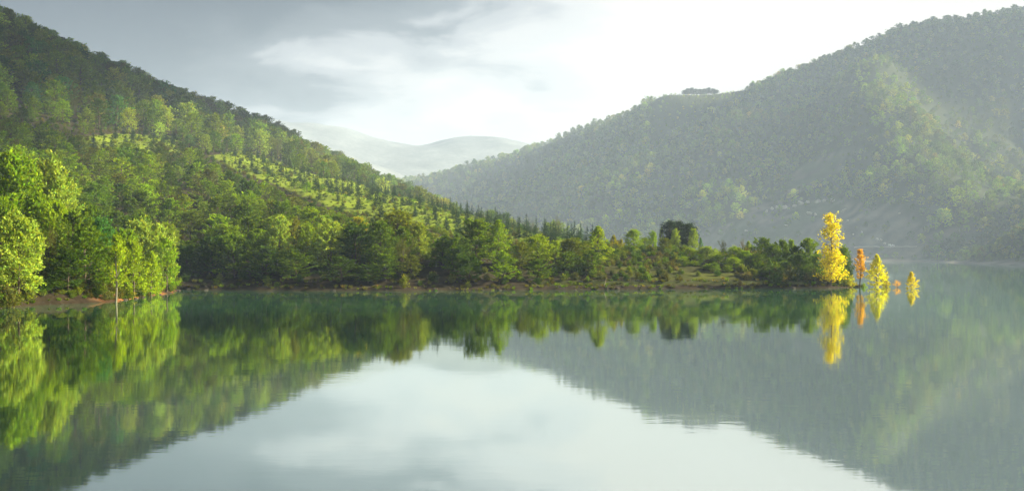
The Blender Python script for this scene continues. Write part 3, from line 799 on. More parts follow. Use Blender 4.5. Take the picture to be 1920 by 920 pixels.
# ------------------------------------------------------------------ shrubs
def shrub(px, top, wpx, d, tint, k, label, group=None, kind='shrub', water=False):
    x, y, z = gz(px, d)
    if water: z = max(z, -0.25)
    h = max(0.4, EYE-(top-HZ)/F*d-z+0.1); wid = wpx/F*d
    o = link(kind, BUSH[k % 4]); o.location = (x, y, z-0.1); o.scale = (wid/2.4, wid/2.4, h/2.0); o.rotation_euler = (0, 0, rnd.uniform(0, 6.28))
    o['tint'] = tint_of(tint, 0.08); tag(o, label, 'shrub', group)
G_SL = "shrubs on the headland's bank"
shrubs = [
 (757, 514, 24, 177, 'olive', 0, "small shrub at the waterline alone before the dark cove trees", None),
 (238, 524, 30, 146, 'fresh green', 2, "fresh green low shrub on the bank just right of the sapling's trunk", None),
 (266, 520, 34, 151, 'yellow-green', 3, "yellow-green low shrub under the bright sunlit tree of the near point", None),
 (292, 518, 30, 159, 'fresh green', 0, "fresh green low shrub under the pale tree topping the near point's tip", None),
 (318, 516, 30, 167, 'mid green', 1, "mid green low shrub at the very tip of the near point", None),
 (150, 530, 40, 136, 'dark green', 2, "dark green shrub under the broad drooping tree", None),
 (118, 526, 34, 133, 'mid green', 3, "mid green shrub in the gap behind the brambles", None),
 (1165, 494, 18, 205, 'yellow-green', 1, "yellow-green shrub on the brown bank, first below the ochre trees", G_SL),
 (1200, 491, 32, 206, 'mid green', 2, "wide green shrub on the brown bank below the sandy road", G_SL),
 (1236, 489, 16, 204, 'yellow-green', 3, "pale pointed shrub on the brown bank below the pines", G_SL),
 (1251, 490, 14, 206, 'olive', 0, "slim olive shrub beside the pale pointed one on the bank", G_SL),
 (1274, 494, 26, 203, 'olive', 1, "olive shrub right of the slim one on the brown bank", G_SL),
 (1300, 488, 34, 203, 'mid green', 2, "broad green shrub beneath the yellow-green bushy tree", G_SL),
 (1326, 494, 34, 200, 'mid green', 3, "green shrub low on the bank under the pale bushy tree", G_SL),
 (1364, 496, 28, 199, 'mid green', 0, "green shrub low on the bank below the bare reddish tree", G_SL),
 (1392, 494, 34, 200, 'olive', 1, "olive shrub low on the bank before the thick end", G_SL),
 (1130, 480, 20, 203, 'yellow-green', 2, "small yellowish shrub at the foot of the bright conical tree", G_SL),
 (1095, 492, 34, 197, 'mid green', 3, "green shrub between the olive tree and the conical one, at their feet", G_SL),
 (1052, 486, 30, 196, 'yellow-green', 0, "yellowish shrub on the slope before the hazy olive tree", G_SL),
 (1262, 474, 34, 216, 'brownish', 1, "dark brown thicket shrub directly below the pines", G_SL),
 (1178, 472, 34, 216, 'brownish', 2, "brown scrubby shrub under the grey bins", G_SL),
 (1218, 470, 40, 218, 'dark green', 3, "dark green shrub under the end of the sandy road", G_SL),
 (1576, 497, 46, 193.5, 'olive', 0, "olive bush at the foot of the yellow poplar", None),
 (1594, 516, 34, 194, 'ochre', 1, "rusty low bush at the last soil of the headland", None),
 (1540, 500, 30, 193, 'mid green', 2, "green bush hugging the yellow poplar's trunk", None),
 (1619, 530, 16, 194, 'fresh green', 3, "low green bush in the water past the orange tree", None),
 (1660, 510, 24, 198, 'ochre', 1, "ochre bush at the foot of the lemon yellow tree", None),
]
for px, top, wp, d, c, k, lab, g in shrubs: shrub(px, top, wp, d, c, k, lab, g, water=px > 1600)
for px, top, wp, d, c, k, lab in [(14, 532, 60, 121, 'brownish', 0, "dry brown bramble at the water under the big pale tree"),
                                  (48, 528, 48, 127, 'brownish', 1, "brown arching bramble beside the dry one by the water"),
                                  (80, 522, 42, 131, 'brownish', 2, "tall tangled brown bramble at the edge of the bank gap"),
                                  (108, 546, 34, 132, 'ochre', 3, "low rusty bramble at the gap in the near bank"),
                                  (180, 548, 30, 137, 'brownish', 0, "straw-coloured bramble on the orange bank left of the sapling"),
                                  (242, 546, 34, 147, 'ochre', 1, "rusty bramble on the orange bank right of the sapling")]:
    shrub(px, top, wp, d, c, k, lab, "brambles on the near bank", 'bramble')

# ------------------------------------------------------------------ scattered trees of the wooded slope
def poisson(x0, x1, y0, y1, r, seed, ok):
    rs = np.random.RandomState(seed); n = int((x1-x0)*(y1-y0)/(r*r)*2.2)
    P = np.c_[rs.uniform(x0, x1, n), rs.uniform(y0, y1, n)]; P = P[ok(P[:, 0], P[:, 1])]
    cell = {}; out = []
    for p in P:
        rr = r; i, j = int(p[0]//rr), int(p[1]//rr)
        if all((p[0]-q[0])**2+(p[1]-q[1])**2 > rr*rr for a in (-1, 0, 1) for b in (-1, 0, 1) for q in cell.get((i+a, j+b), ())):
            cell.setdefault((i, j), []).append(p); out.append(p)
    return np.array(out)

def wood_points():
    taken = np.array(TAKEN)
    def ok(x, y):
        d = poly_sd(x, y, LAND); px = 960+F*x/y
        z = near_z(x, y, False)
        m = (d > 9) & (px > -90) & (px < 1120) & ~in_plant(x, y, z) & (y > 128)
        m &= ~((px > 985) & (y < 400) & (y > 205))
        dd = ((x[:, None]-taken[None, :, 0])**2+(y[:, None]-taken[None, :, 1])**2) < (taken[None, :, 2]*1.0)**2
        return m & ~dd.any(1)
    near = poisson(-260, 40, 128, 330, 5.6, 1, ok)
    far = poisson(-420, 40, 330, 1000, 8.0, 2, ok)
    return np.concatenate([near, far])
WP = wood_points()
wx, wy = WP[:, 0], WP[:, 1]; wz = near_z(wx, wy); rsw = np.random.RandomState(11)
wpx, wpy = proj(wx, wy, wz)
mid_zone = wy < 400
# shorter, scrubby growth around the plantation, taller wood on the upper hill
wh = np.where(mid_zone, rsw.uniform(5.0, 9.0, len(wx)), rsw.uniform(9.0, 15.0, len(wx)))
nearpl = in_plant(wx, wy-14, near_z(wx, wy-14, False)) | in_plant(wx+8, wy, near_z(wx+8, wy, False)) | in_plant(wx, wy+14, near_z(wx, wy+14, False))
wh = np.where(nearpl & (wy < 480), wh*0.55, wh)
# nothing in front of the plantation grows into the view of it
_lo = np.full(2000, -1.0)
for q in range(380, 1130, 2):
    yy = np.arange(280, 480.0); m = poly_sd(np.full(len(yy), float(q)), yy, PLANT) > 0
    if m.any(): _lo[q:q+2] = yy[m].max()
for i in range(len(wx)):
    if wy[i] < 460:
        a = int(np.clip(wpx[i]-8, 0, 1999)); l = _lo[a:a+17].max()
        if l > 0:
            room = EYE-(l+4-HZ)/F*wy[i]-wz[i]
            if wy[i] < 400 and wpy[i] > l-6: wh[i] = min(wh[i], max(1.2, room))
ww = wh*rsw.uniform(0.72, 1.0, len(wx))+0.6
order = np.argsort(wy); horizon = np.full(2100, 560.0); vis = np.zeros(len(wx))
for i in order:
    top = HZ-F*(wz[i]+wh[i]-EYE)/wy[i]; hw = 0.42*ww[i]/wy[i]*F
    a, b = int(np.clip(wpx[i]-hw, -90, 1990))+100, int(np.clip(wpx[i]+hw, -90, 1990))+101
    seg = horizon[a:b]
    vis[i] = np.maximum(0, seg-max(top, -10)).sum()*(0.2 if wpx[i] < -15 else 1.0)
    horizon[a:b] = np.minimum(seg, top+0.18*(wpy[i]-top))
rank = np.argsort(-vis)
N_WOOD = 215
own = rank[:N_WOOD]; rest = [i for i in rank[N_WOOD:] if vis[i] > 1.0 or True]

def wood_tint(i):
    u = rsw.rand(); far = wy[i] > 400
    if far: names, p = ['mid green', 'fresh green', 'olive', 'pale yellow-green', 'dark green', 'brownish', 'bluish green'], [.26, .17, .17, .14, .10, .08, .08]
    else: names, p = ['mid green', 'fresh green', 'olive', 'dark green', 'brownish', 'yellow-green'], [.36, .26, .12, .12, .07, .07]
    return names[int(np.searchsorted(np.cumsum(p), u*sum(p)))]
ORD = "first second third fourth fifth sixth seventh eighth ninth tenth eleventh twelfth thirteenth fourteenth fifteenth sixteenth seventeenth eighteenth nineteenth twentieth".split()
def ordinal(k, n):
    if n == 1: return "only"
    if k == 0: return "leftmost"
    if k == n-1: return "rightmost"
    return ORD[k] if k < 20 else {2: "twenty-", 3: "thirty-", 4: "forty-"}[(k+1)//10]+ORD[(k+1) % 10-1] if (k+1) % 10 else "tens"
def zone(i):
    px, top = wpx[i], HZ-F*(wz[i]+wh[i]-EYE)/wy[i]
    if wy[i] < 215: return "lowest on the slope, just behind the shore trees"
    if wy[i] < 400:
        if px < 200: return "mid-slope above the near wooded point"
        if px < 400: return "mid-slope above the cove's inner corner"
        return "on the slope below the young firs"
    sky = top < horizon_sky(px)
    a = "against the sky on" if sky else "in the wood of"
    if px < 230: return a+" the dark upper hill"
    if px < 480: return a+" the middle ridge"
    return a+" the ridge's falling end"
_sky = {}
for i in range(len(wx)):
    t = HZ-F*(wz[i]+wh[i]-EYE)/wy[i]; b = int(wpx[i]//25); _sky[b] = min(_sky.get(b, 999), t)
def horizon_sky(px): return _sky.get(int(px//25), 0)+14

groups = {}
for i in own:
    c = wood_tint(i); bare_ = (c == 'brownish' and rsw.rand() < 0.6)
    if bare_: src, shp = BARE[rsw.randint(3)], 'half-bare'
    elif rsw.rand() < (0.25 if wy[i] < 400 else 0.65): src, shp = MIDR[rsw.randint(5)] if wy[i] > 230 else ROUND[rsw.randint(5)], 'round'
    else: src, shp = MIDS[rsw.randint(5)] if wy[i] > 230 else SPRAY[rsw.randint(5)], 'feathery'
    groups.setdefault((c, shp, zone(i)), []).append((wpx[i], i, src))
for (c, shp, zn), mem in groups.items():
    mem.sort(key=lambda q: q[0]); n = len(mem)
    for k, (_, i, src) in enumerate(mem):
        lab = f"{ordinal(k, n)} {c} {shp} tree {zn}"
        plant_tree('woodland_tree', src, wx[i], wy[i], wz[i]-0.2, wh[i], ww[i], tint_of(c), lab, 'tree', 'trees of the wooded slope', Wsrc=7.6, Hsrc=8.0 if shp == 'half-bare' else 10.0)

# ------------------------------------------------------------------ masses nobody could count: instanced copies
LIB = {}
def library(name, meshes):
    c = bpy.data.collections.new(name)
    for i, me in enumerate(meshes):
        o = bpy.data.objects.new(f"{name}_{chr(97+i)}", me); c.objects.link(o)
    LIB[name] = c
    return c

def stuff(name, coll, P, scl, rot, tints, vid, label, cat):
    n = len(P)
    me = bpy.data.meshes.new(name); me.vertices.add(n); me.vertices.foreach_set("co", np.asarray(P, np.float32).ravel())
    def at(nm, typ, dom, arr, key):
        a = me.attributes.new(nm, typ, 'POINT'); a.data.foreach_set(key, np.asarray(arr).ravel())
    at("scl", 'FLOAT_VECTOR', 0, np.asarray(scl, np.float32), "vector")
    at("rot", 'FLOAT', 0, np.asarray(rot, np.float32), "value")
    at("vid", 'INT', 0, np.asarray(vid, np.int32), "value")
    at("tint", 'FLOAT_COLOR', 0, np.c_[np.asarray(tints, np.float32), np.ones(n, np.float32)].astype(np.float32), "color")
    o = link(name, me)
    g = bpy.data.node_groups.new(name, 'GeometryNodeTree')
    g.interface.new_socket("Geometry", in_out='INPUT', socket_type='NodeSocketGeometry')
    g.interface.new_socket("Geometry", in_out='OUTPUT', socket_type='NodeSocketGeometry')
    N = g.nodes; L = g.links
    gi = N.new('NodeGroupInput'); go = N.new('NodeGroupOutput')
    ip = N.new('GeometryNodeInstanceOnPoints'); ci = N.new('GeometryNodeCollectionInfo')
    ci.inputs['Collection'].default_value = coll; ci.inputs['Separate Children'].default_value = True; ci.inputs['Reset Children'].default_value = True
    def named(nm, typ):
        q = N.new('GeometryNodeInputNamedAttribute'); q.data_type = typ; q.inputs['Name'].default_value = nm; return q.outputs['Attribute']
    cx = N.new('ShaderNodeCombineXYZ'); L.new(named("rot", 'FLOAT'), cx.inputs[2])
    L.new(gi.outputs[0], ip.inputs['Points']); L.new(ci.outputs[0], ip.inputs['Instance']); ip.inputs['Pick Instance'].default_value = True
    L.new(named("vid", 'INT'), ip.inputs['Instance Index']); L.new(cx.outputs[0], ip.inputs['Rotation']); L.new(named("scl", 'FLOAT_VECTOR'), ip.inputs['Scale'])
    L.new(ip.outputs[0], go.inputs[0])
    md = o.modifiers.new("scatter", 'NODES'); md.node_group = g
    tag(o, label, cat, kind='stuff')
    return o

def join_pair(pair):     # crown and trunk as one mesh for the masses
    a, b = pair
    va = np.empty(len(a.vertices)*3, np.float32); a.vertices.foreach_get("co", va); vb = np.empty(len(b.vertices)*3, np.float32); b.vertices.foreach_get("co", vb)
    def fc(m):
        l = np.empty(len(m.loops), np.int32); m.loops.foreach_get("vertex_index", l); return l.reshape(-1, 4)
    c = np.ones(len(a.vertices)*4, np.float32); a.attributes["shade"].data.foreach_get("color", c); c = c.reshape(-1, 4)
    fa, fb = fc(a), fc(b)+len(a.vertices)
    return mesh_np("mass_tree", np.r_[va.reshape(-1, 3), vb.reshape(-1, 3)], np.r_[fa, fb], None, False, np.r_[c, np.ones((len(b.vertices), 4), np.float32)],
                   fmat=np.r_[np.zeros(len(fa)), np.ones(len(fb))], mats=[LEAF, BARK])

def tints_for(names, p, n, rs, j=0.16):
    base = np.array([PAL[q] for q in names]); k = base[rs.choice(len(names), n, p=np.array(p)/sum(p))]
    c = k*np.exp(rs.normal(0, j, (n, 1)))*np.exp(rs.normal(0, j*0.3, (n, 3)))
    c[:, 0] = np.maximum(c[:, 0], 0.50*c[:, 1]); c[:, 2] = np.minimum(c[:, 2], np.maximum(0.22*c[:, 1], 0.5*c[:, 0]*0.4))
    return np.clip(c, 0.004, 0.27)

library("wood", [join_pair(q) for q in MIDS+MIDR])
ri = np.array(rest)
stuff("woodland", LIB["wood"], np.c_[wx, wy, wz-0.2][ri], np.c_[ww/7.6, ww/7.6, wh/10.0][ri], rsw.uniform(0, 6.28, len(ri)),
      tints_for(['mid green', 'fresh green', 'olive', 'pale yellow-green', 'dark green', 'brownish', 'bluish green'], [.26, .18, .17, .12, .12, .08, .07], len(ri), rsw),
      np.where(wy[ri] < 400, rsw.randint(0, 7, len(ri)), rsw.randint(3, 10, len(ri))), "green broadleaf wood filling the gaps of the near hillside", "wood")

def far_forest():
    rs = np.random.RandomState(21)
    def ok(x, y):
        px = 960+F*x/y; z = far_z(x, y); d = poly_sd(x, y, FLAND); py = HZ-F*(z-EYE)/y
        m = (px > 690) & (px < 1990) & (d > 7) & (z > 0.8) & (py > -60)
        b = bare(x, y, z)
        return m & (~b | (rs.rand(len(x)) < 0.75*sstep(fbm(x/30, y/25, 3), -0.5, 0.4)))
    A = poisson(-260, 1000, 780, 1480, 5.8, 22, ok); B = poisson(-340, 300, 1480, 2000, 8.5, 23, ok); C = poisson(240, 560, 520, 780, 5.0, 24, ok)
    P = np.concatenate([A, B, C]); n = len(P); z = far_z(P[:, 0], P[:, 1])
    b = bare(P[:, 0], P[:, 1], z); px, py = proj(P[:, 0], P[:, 1], z)
    big = fbm(P[:, 0]/70, P[:, 1]/70, 3); h = (3.6+8.5*rs.rand(n)**1.7)*(1+0.35*big); h[len(A)+len(B):] *= 0.55; h = np.where(b, h*0.55, h)
    crest = (px > 1225) & (px < 1400) & (P[:, 1] > 1310); h = np.where(crest, h*0.3, h)
    wd = h*rs.uniform(0.75, 1.05, n)+0.8
    far_small = [broadleaf(400+i, 22, 7, 5, 0.95, 'round' if i < 5 else 'spray', 0.05, RAD=4.1) for i in range(7)]
    library("farwood", [join_pair(q) for q in far_small])
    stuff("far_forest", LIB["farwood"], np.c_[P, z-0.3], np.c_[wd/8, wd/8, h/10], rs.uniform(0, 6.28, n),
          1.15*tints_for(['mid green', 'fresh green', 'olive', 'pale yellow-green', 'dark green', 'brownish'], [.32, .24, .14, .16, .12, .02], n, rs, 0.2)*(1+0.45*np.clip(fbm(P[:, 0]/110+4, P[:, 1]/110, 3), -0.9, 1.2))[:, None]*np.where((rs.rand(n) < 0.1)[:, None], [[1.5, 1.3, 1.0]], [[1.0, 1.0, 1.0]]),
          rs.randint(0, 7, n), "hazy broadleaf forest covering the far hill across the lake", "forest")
    # bushy wood on the distant mountains is too far to read as trees and stays ground
far_forest()

def undergrowth():
    rs = np.random.RandomState(31); library("scrub", BUSH); library("grasses", TUFT)
    def ok(x, y):
        d = poly_sd(x, y, LAND); px = 960+F*x/y
        return (d > 2.2) & (px > -40) & (px < 1620)
    P = np.concatenate([poisson(-200, 140, 116, 300, 2.6, 32, ok), poisson(-240, 60, 300, 440, 3.2, 38, ok)]); z = near_z(P[:, 0], P[:, 1])
    px, _ = proj(P[:, 0], P[:, 1], z); d = poly_sd(P[:, 0], P[:, 1], LAND)
    keep = ~in_plant(P[:, 0], P[:, 1], z) & ~((px > 1160) & (px < 1330) & (P[:, 1] > 226)) & ((px < 1020) | (d > 9) | (rs.rand(len(P)) < 0.15))
    P, z = P[keep], z[keep]
    H = poisson(50, 140, 186, 222, 1.5, 36, lambda x, y: (poly_sd(x, y, LAND) > 2.2) & (960+F*x/y > 1270) & (960+F*x/y < 1590))
    H2 = poisson(5, 70, 183, 226, 1.7, 37, lambda x, y: (poly_sd(x, y, LAND) > 4.5) & (960+F*x/y > 1010) & (960+F*x/y < 1285) & (y < 225))
    H3 = poisson(-140, -52, 112, 172, 1.15, 39, lambda x, y: (lambda d: (d > 0.6) & (d < 13))(poly_sd(x, y, LAND)) & (960+F*x/y < 300))
    H4 = poisson(-220, 60, 240, 470, 7.0, 44, lambda x, y: in_plant(x, y, near_z(x, y, False)))
    P = np.concatenate([P, H4, H3, H, H2]); z = np.concatenate([z]+[near_z(q[:, 0], q[:, 1]) for q in (H4, H3, H, H2)]); n = len(P)
    k = rs.uniform(0.35, 0.95, n); k[-len(H)-len(H2):-len(H2)] *= 1.6
    stuff("undergrowth", LIB["scrub"], np.c_[P, z-0.1], np.c_[k*1.2, k*1.2, k], rs.uniform(0, 6.28, n),
          tints_for(['mid green', 'dark green', 'olive', 'brownish', 'grey-brown'], [.25, .25, .15, .25, .1], n, rs, .2), rs.randint(0, 4, n),
          "low mixed undergrowth beneath the shore trees and on the bank", "undergrowth")
    def ok2(x, y): return in_plant(x, y, near_z(x, y, False))
    Q = poisson(-190, 40, 225, 490, 1.7, 33, ok2)
    Q2 = poisson(0, 140, 217, 262, 1.3, 34, lambda x, y: (poly_sd(x, y, LAND) > 2.5))
    Q = np.concatenate([Q, Q2]); z = near_z(Q[:, 0], Q[:, 1]); n = len(Q); k = rs.uniform(0.5, 1.3, n)
    stuff("grass", LIB["grasses"], np.c_[Q, z-0.03], np.c_[k*1.5, k*1.5, k*0.8], rs.uniform(0, 6.28, n),
          tints_for(['yellow-green', 'fresh green', 'olive', 'mid green'], [.2, .25, .3, .25], n, rs, .22), rs.randint(0, 3, n), "rough sunlit grass between the young firs and on the headland", "grass")
    T = poisson(-200, 150, 110, 240, 0.75, 35, lambda x, y: (lambda d: (d > 0.3) & (d < 7))(poly_sd(x, y, LAND)))
    d = poly_sd(T[:, 0], T[:, 1], LAND); T = T[rs.rand(len(T)) < np.where(T[:, 0]/T[:, 1] < -0.33, 0.95, 0.55)*(1-0.05*d)]; z = near_z(T[:, 0], T[:, 1]); n = len(T); k = rs.uniform(0.4, 1.2, n)
    stuff("dry_grass", LIB["grasses"], np.c_[T, z-0.03], np.c_[k*1.3, k*1.3, k*0.75], rs.uniform(0, 6.28, n),
          tints_for(['brownish', 'grey-brown', 'olive', 'mid green'], [.45, .2, .15, .2], n, rs, .25), rs.randint(0, 3, n), "dry brown grass and dead stalks along the lake banks", "grass")
undergrowth()

# ------------------------------------------------------------------ the plantation of young firs, row by row up the slope
def plantation():
    rs = np.random.RandomState(41); rows = []
    for r, d in enumerate(np.concatenate([np.arange(228, 300, 10.5), np.arange(300, 470, 15.0)])):
        row = []
        for px in np.arange(390, 1130, 5.6/d*F):
            dd = d+rs.normal(0, 0.7)+2*math.sin(px/90.0+r); p = px+rs.normal(0, 0.5/d*F); x = (p-960)/F*dd
            z = float(near_z(np.array([x]), np.array([dd]))[0]); py = HZ-F*(z-EYE)/dd
            if poly_sd(np.array([p]), np.array([py]), PLANT)[0] > 1.5 and rs.rand() < 0.93: row.append((p, x, dd, z, py))
        if row: rows.append(row)
    up = []
    for d in np.arange(330, 470, 11.0):
        row = []
        for px in np.arange(135, 345, 19):
            x = (px-960)/F*d; z = float(near_z(np.array([x]), np.array([d]))[0]); py = HZ-F*(z-EYE)/d
            if poly_sd(np.array([float(px)]), np.array([py]), PLANT_UP)[0] > 0 and rs.rand() < 0.8: row.append((px+rs.normal(0, 2), x+rs.normal(0, .7), d, z, py))
        if row: up.append(row)
    n = 0
    for where, rr in (("on the bright grassy slope", rows), ("in the clearing under the dark wood", up)):
        for k, row in enumerate(rr):
            row.sort()
            for i, (p, x, d, z, py) in enumerate(row):
                h = rs.uniform(3.0, 5.4)*(1.15 if p > 850 else 1.0); s = h/4.0
                o = link('young_fir', FIRS[rs.randint(5)]); o.location = (x, d, z-0.05)
                wv = s*rs.uniform(1.0, 1.5); o.scale = (wv, wv, s); o.rotation_euler = (0, 0, rs.uniform(0, 6.28))
                o['tint'] = tuple(np.array((0.028, 0.058, 0.022))*math.exp(rs.normal(0, .16)))
                rown = ORD[k] if k < 20 else "twenty-"+ORD[k-20]
                tag(o, f"{ordinal(i, len(row))} young dark fir in the {rown} row uphill {where}", 'fir', 'young firs of the plantation'); n += 1
    print("firs", n)
plantation()

# pines on the skyline of the far hill, and a knoll of rock beside them
def skyline():
    spec = [(1283, 9, "first and lowest"), (1290, 12, "second"), (1297, 14, "tall third"), (1305, 12, "fourth"), (1313, 11, "fifth"), (1320, 11, "sixth"), (1329, 13, "broad seventh"), (1337, 11, "eighth"), (1343, 8, "small last")]
    for px, hp, nm in spec:
        d = 1402.0; x = (px-960)/F*d; z = float(far_z(np.array([x]), np.array([d]))[0])
        dd = np.arange(1330, 1480, 4.0); zz = far_z((px-960)/F*dd, dd); i = int(np.argmax((zz-EYE)/dd)); d = float(dd[i]); z = float(zz[i]); x = (px-960)/F*d
        h = hp/F*d; wd = 11.5/F*d
        plant_tree('skyline_pine', PINES[px % 3], x, d, z-0.3, h, wd, PAL['pine green'], f"{nm} dark pine from the left in the row on the far hilltop", 'pine', 'pines in a row on the far skyline', 6.0, 3.3)
skyline()

# ------------------------------------------------------------------ rocks
def rock_mesh(seed, sub=2):
    import bmesh
    bm = bmesh.new(); bmesh.ops.create_icosphere(bm, subdivisions=sub+1, radius=1.0)
    rs = np.random.RandomState(seed); pl = rs.normal(0, 1, (9, 3)); pl /= np.linalg.norm(pl, axis=1)[:, None]; dist = rs.uniform(0.55, 0.9, 9)
    for v in bm.verts:
        c = np.array(v.co)
        for q, r in zip(pl, dist):
            e = c@q-r
            if e > 0: c = c-q*e
        v.co = c*(1+0.05*rs.normal())
    me = bpy.data.meshes.new("rock"); bm.to_mesh(me); bm.free(); return me
ROCKS = [rock_mesh(s) for s in range(4)]
for me in ROCKS: me.materials.append(ROCK)
def far_point(px, py, d0=780, d1=1450):
    dd = np.arange(d0, d1, 2.0); zz = far_z((px-960)/F*dd, dd); pp = HZ-F*(zz-EYE)/dd
    i = int(np.argmax(pp <= py)); return (px-960)/F*dd[i], dd[i], zz[i]
scar = [(1437,398,5,9,'thin'),(1448,394,6,10,'slanting'),(1458,390,6,9,'narrow'),(1472,390,10,8,'broad low'),(1490,388,9,6,'flat'),(1502,383,14,9,'big'),(1514,381,9,12,'tallest'),(1533,380,14,7,'long'),(1546,378,8,6,'short'),
        (1562,376,12,4,'thin flat'),(1518,402,12,7,'lower slanted'),(1529,404,8,7,'lower blocky'),(1580,397,16,4,'wide low'),(1672,381,6,6,'lone upper'),(1686,403,4,6,'lone small')]
for k, (px, py, wp, hp, nm) in enumerate(scar):
    x, y, z = far_point(px, py); o = link('rock_outcrop', ROCKS[k % 4]); o.location = (x, y, z); s = y/F
    o.scale = (wp*s*0.5, wp*s*0.5, hp*s*0.62); o.rotation_euler = (0.2, 0.5, k*1.3)
    tag(o, f"{nm} pale rock outcrop on the hazy bare scar of the far hill", 'rock', 'pale rocks on the far scar')
low = [(1475,424,9,3,'flattest'),(1600,440,3,5,'small upright'),(1616,438,3,5,'twin upright'),(1590,414,4,3,'tiny high'),(1645,452,6,7,'first whitish'),(1652,455,5,7,'middle whitish'),(1659,457,6,5,'last whitish'),(1400,433,8,2,'long flat')]
for k, (px, py, wp, hp, nm) in enumerate(low):
    x, y, z = far_point(px, py); o = link('boulder', ROCKS[(k+1) % 4]); o.location = (x, y, z); s = y/F
    o.scale = (wp*s*0.5, wp*s*0.5, hp*s*0.55); o.rotation_euler = (0.1, 0.2, k*1.7)
    tag(o, f"{nm} boulder low on the slope above the far shore road", 'boulder', 'boulders above the far shore road')

# ------------------------------------------------------------------ far shore road with a white van
def ribbon(name, pts, width, m, zoff, zf):
    pts = np.array(pts); t = np.gradient(pts, axis=0); t /= np.linalg.norm(t, axis=1)[:, None]; nrm = np.c_[-t[:, 1], t[:, 0]]
    a = pts-nrm*width/2; b = pts+nrm*width/2; z = zf(pts[:, 0], pts[:, 1])+zoff
    v = np.concatenate([np.c_[a, z], np.c_[b, z], np.c_[a, z-1.0], np.c_[b, z-1.0]]); n = len(pts); i = np.arange(n-1)
    f = np.concatenate([np.stack([i, i+1, n+i+1, n+i], -1), np.stack([2*n+i, 2*n+i+1, i+1, i], -1), np.stack([n+i, n+i+1, 3*n+i+1, 3*n+i], -1)])
    o = link(name, mesh_np(name, v, f, m)); tag(o, kind='structure'); return o
rp = [far_point(px, 464.5) for px in range(1600, 1722, 6)]
rp = np.array(rp); rp[:, 1] = np.convolve(np.pad(rp[:, 1], 3, 'edge'), np.ones(7)/7, 'valid')
ribbon("shore_road", rp[:, :2], 4.0, GRAVEL, 0.35, far_z)

def box(a, c, s, bev=0.0):
    import bmesh
    bm = bmesh.new(); bmesh.ops.create_cube(bm, size=1.0)
    for v in bm.verts: v.co = Vector((v.co.x*s[0], v.co.y*s[1], v.co.z*s[2]))+Vector(c)
    if bev: bmesh.ops.bevel(bm, geom=bm.edges[:], offset=bev, segments=2, affect='EDGES')
    me = bpy.data.meshes.new(a); bm.to_mesh(me); bm.free(); return me
def wheel_mesh(r, wd):
    import bmesh
    bm = bmesh.new(); bmesh.ops.create_cone(bm, cap_ends=True, segments=20, radius1=r, radius2=r, depth=wd)
    bmesh.ops.bevel(bm, geom=[e for e in bm.edges if e.is_boundary or len(e.link_faces) == 2 and e.calc_face_angle(0) > 1], offset=0.03, segments=2, affect='EDGES')
    bmesh.ops.rotate(bm, verts=bm.verts, cent=(0, 0, 0), matrix=__import__('mathutils').Matrix.Rotation(R(90), 3, 'X'))
    me = bpy.data.meshes.new("wheel"); bm.to_mesh(me); bm.free(); me.materials.append(RUBBER); return me
def van():
    i = 12; x, y = rp[i, 0], rp[i, 1]; z = float(far_z(np.array([x]), np.array([y]))[0])+0.36
    e = bpy.data.objects.new('parked_van', None); COL.objects.link(e); e.location = (x, y, z)
    t = rp[i+1]-rp[i-1]; e.rotation_euler = (0, 0, math.atan2(t[1], t[0]))
    prof = [(-2.4, .4), (-2.4, 1.9), (-2.2, 2.05), (0.9, 2.05), (1.5, 1.25), (2.35, 1.05), (2.45, .4)]
    n = len(prof); v = [(a, s, b) for s in (-.9, .9) for a, b in prof]
    f4 = np.array([[k, (k+1) % n, n+(k+1) % n, n+k] for k in range(n)])
    me = bpy.data.meshes.new("body"); me.from_pydata(v, [], [list(q) for q in f4]+[list(range(n))[::-1], list(range(n, 2*n))]); me.materials.append(WHITE_PAINT)
    link('body', me, e)
    wm = box("window", (0.35, 0, 1.6), (1.3, 1.82, 0.5), 0.03); wm.materials.append(GLASS_DARK); link('window', wm, e)
    ws = wheel_mesh(0.36, 0.22)
    for a in (-1.6, 1.55):
        for s in (-.86, .86): o = link('wheel', ws, e); o.location = (a, s, 0.36)
    tag(e, "white van parked on the pale road along the far shore", 'van')
van()

# ------------------------------------------------------------------ the sandy lane on the headland, bins, drift wood
ln = [((px-960)/F*d, d) for px, d in [(1150, 238), (1166, 237), (1185, 236.5), (1205, 236), (1226, 235.5), (1238, 236)]]
lane = ribbon("lane", ln, 3.4, SAND, 0.12, near_z)
def bin_(px, d, label, sack=False):
    x, y, z = gz(px, d); e = bpy.data.objects.new('waste_bin', None); COL.objects.link(e); e.location = (x, y, z)
    m = box("body", (0, 0, 0.5), (0.78, 0.62, 0.86), 0.05); m.materials.append(BIN_GREY); link('body', m, e)
    m = box("lid", (0, 0, 0.975), (0.86, 0.70, 0.08), 0.03); m.materials.append(BIN_GREY); link('lid', m, e)
    for a in (-.3, .3):
        for b in (-.22, .22):
            o = link('wheel', wheel_mesh(0.07, 0.04), e); o.location = (a, b, 0.07)
    tag(e, label, 'bin', 'grey bins beside the lane')
    if sack:
        o = link('white_sack', ROCKS[2].copy()); o.data.materials.clear(); o.data.materials.append(WHITE_PAINT)
        o.location = (x+0.05, y, z+1.25); o.scale = (0.5, 0.35, 0.28)
        tag(o, "white sack heaped on top of the grey bin under the small tree", 'sack')
bin_(1180.5, 233, "grey bin left of the one with a white sack, by the sandy lane")
bin_(1188.5, 233, "grey bin with a white sack on it, by the sandy lane", True)

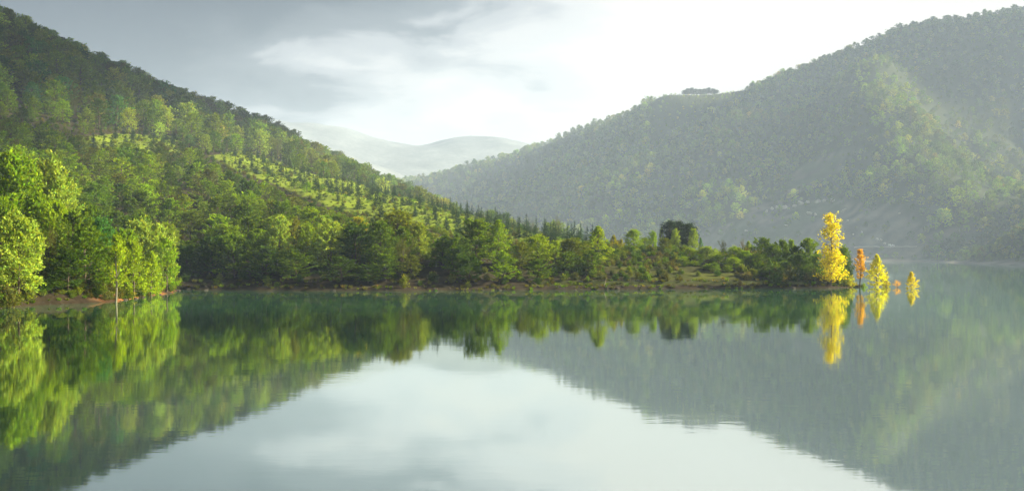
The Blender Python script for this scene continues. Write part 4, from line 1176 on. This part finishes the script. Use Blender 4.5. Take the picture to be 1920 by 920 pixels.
def drift(px, d, ln_, az, el, label):
    rs = np.random.RandomState(int(px)); x, y, z = gz(px, d); a = Acc()
    dr = np.array([math.cos(az)*math.cos(el), math.sin(az)*math.cos(el), math.sin(el)])
    s = np.linspace(0, 1, 6)[:, None]; p = dr*ln_*s+rs.normal(0, 0.06, (6, 3))*s; a.add(*tube(p, np.linspace(0.09, 0.02, 6), 6))
    for q in (2, 3, 4):
        nd = dr+rs.normal(0, .6, 3); a.add(*tube([p[q], p[q]+nd*ln_*0.2, p[q]+nd*ln_*0.33+[0, 0, .1]], [0.035, .02, .008], 4))
    o = link('driftwood', a.mesh("driftwood", DEADWOOD)); o.location = (x, y, max(z, 0)+0.06)
    tag(o, label, 'branch', 'dead branches on the bare bank')
drift(1132, 183.5, 1.6, 0.4, 1.1, "upright dead branch at the waterline below the conical tree")
drift(1200, 186, 2.6, 2.7, 0.25, "long dead branch lying on the bank below the bins")
drift(1012, 182, 2.0, 2.4, 0.5, "slanting dead branch at the start of the bare bank")
drift(1190, 184, 1.2, 0.2, 0.1, "short dead branch lying at the water below the long one")
def stones():
    rs = np.random.RandomState(61); SH_ = np.array(LAND[6:29]); seg = np.linalg.norm(np.diff(SH_, axis=0), axis=1); cum = np.r_[0, np.cumsum(seg)]
    STM = [r.copy() for r in ROCKS]
    for m in STM: m.materials.clear(); m.materials.append(ROCK_DARK)
    for q in np.sort(rs.uniform(0, cum[-1], 70)):
        x = np.interp(q, cum, SH_[:, 0])+rs.normal(0, .5); y = np.interp(q, cum, SH_[:, 1])+rs.uniform(-0.8, 1.8)
        z = float(near_z(np.array([x]), np.array([y]))[0]); s = rs.uniform(0.14, 0.4)
        o = link('shore_stone', STM[rs.randint(4)]); o.location = (x, y, max(z, -0.05)); o.scale = (s*1.4, s, s*0.7); o.rotation_euler = (rs.normal(0, .2), rs.normal(0, .2), rs.uniform(0, 6.28))
        tag(o, "small brown stone lying at the waterline of the near shore", 'stone', 'stones along the waterline')
stones()
print("wood trees", len(own), "rest", len(rest))
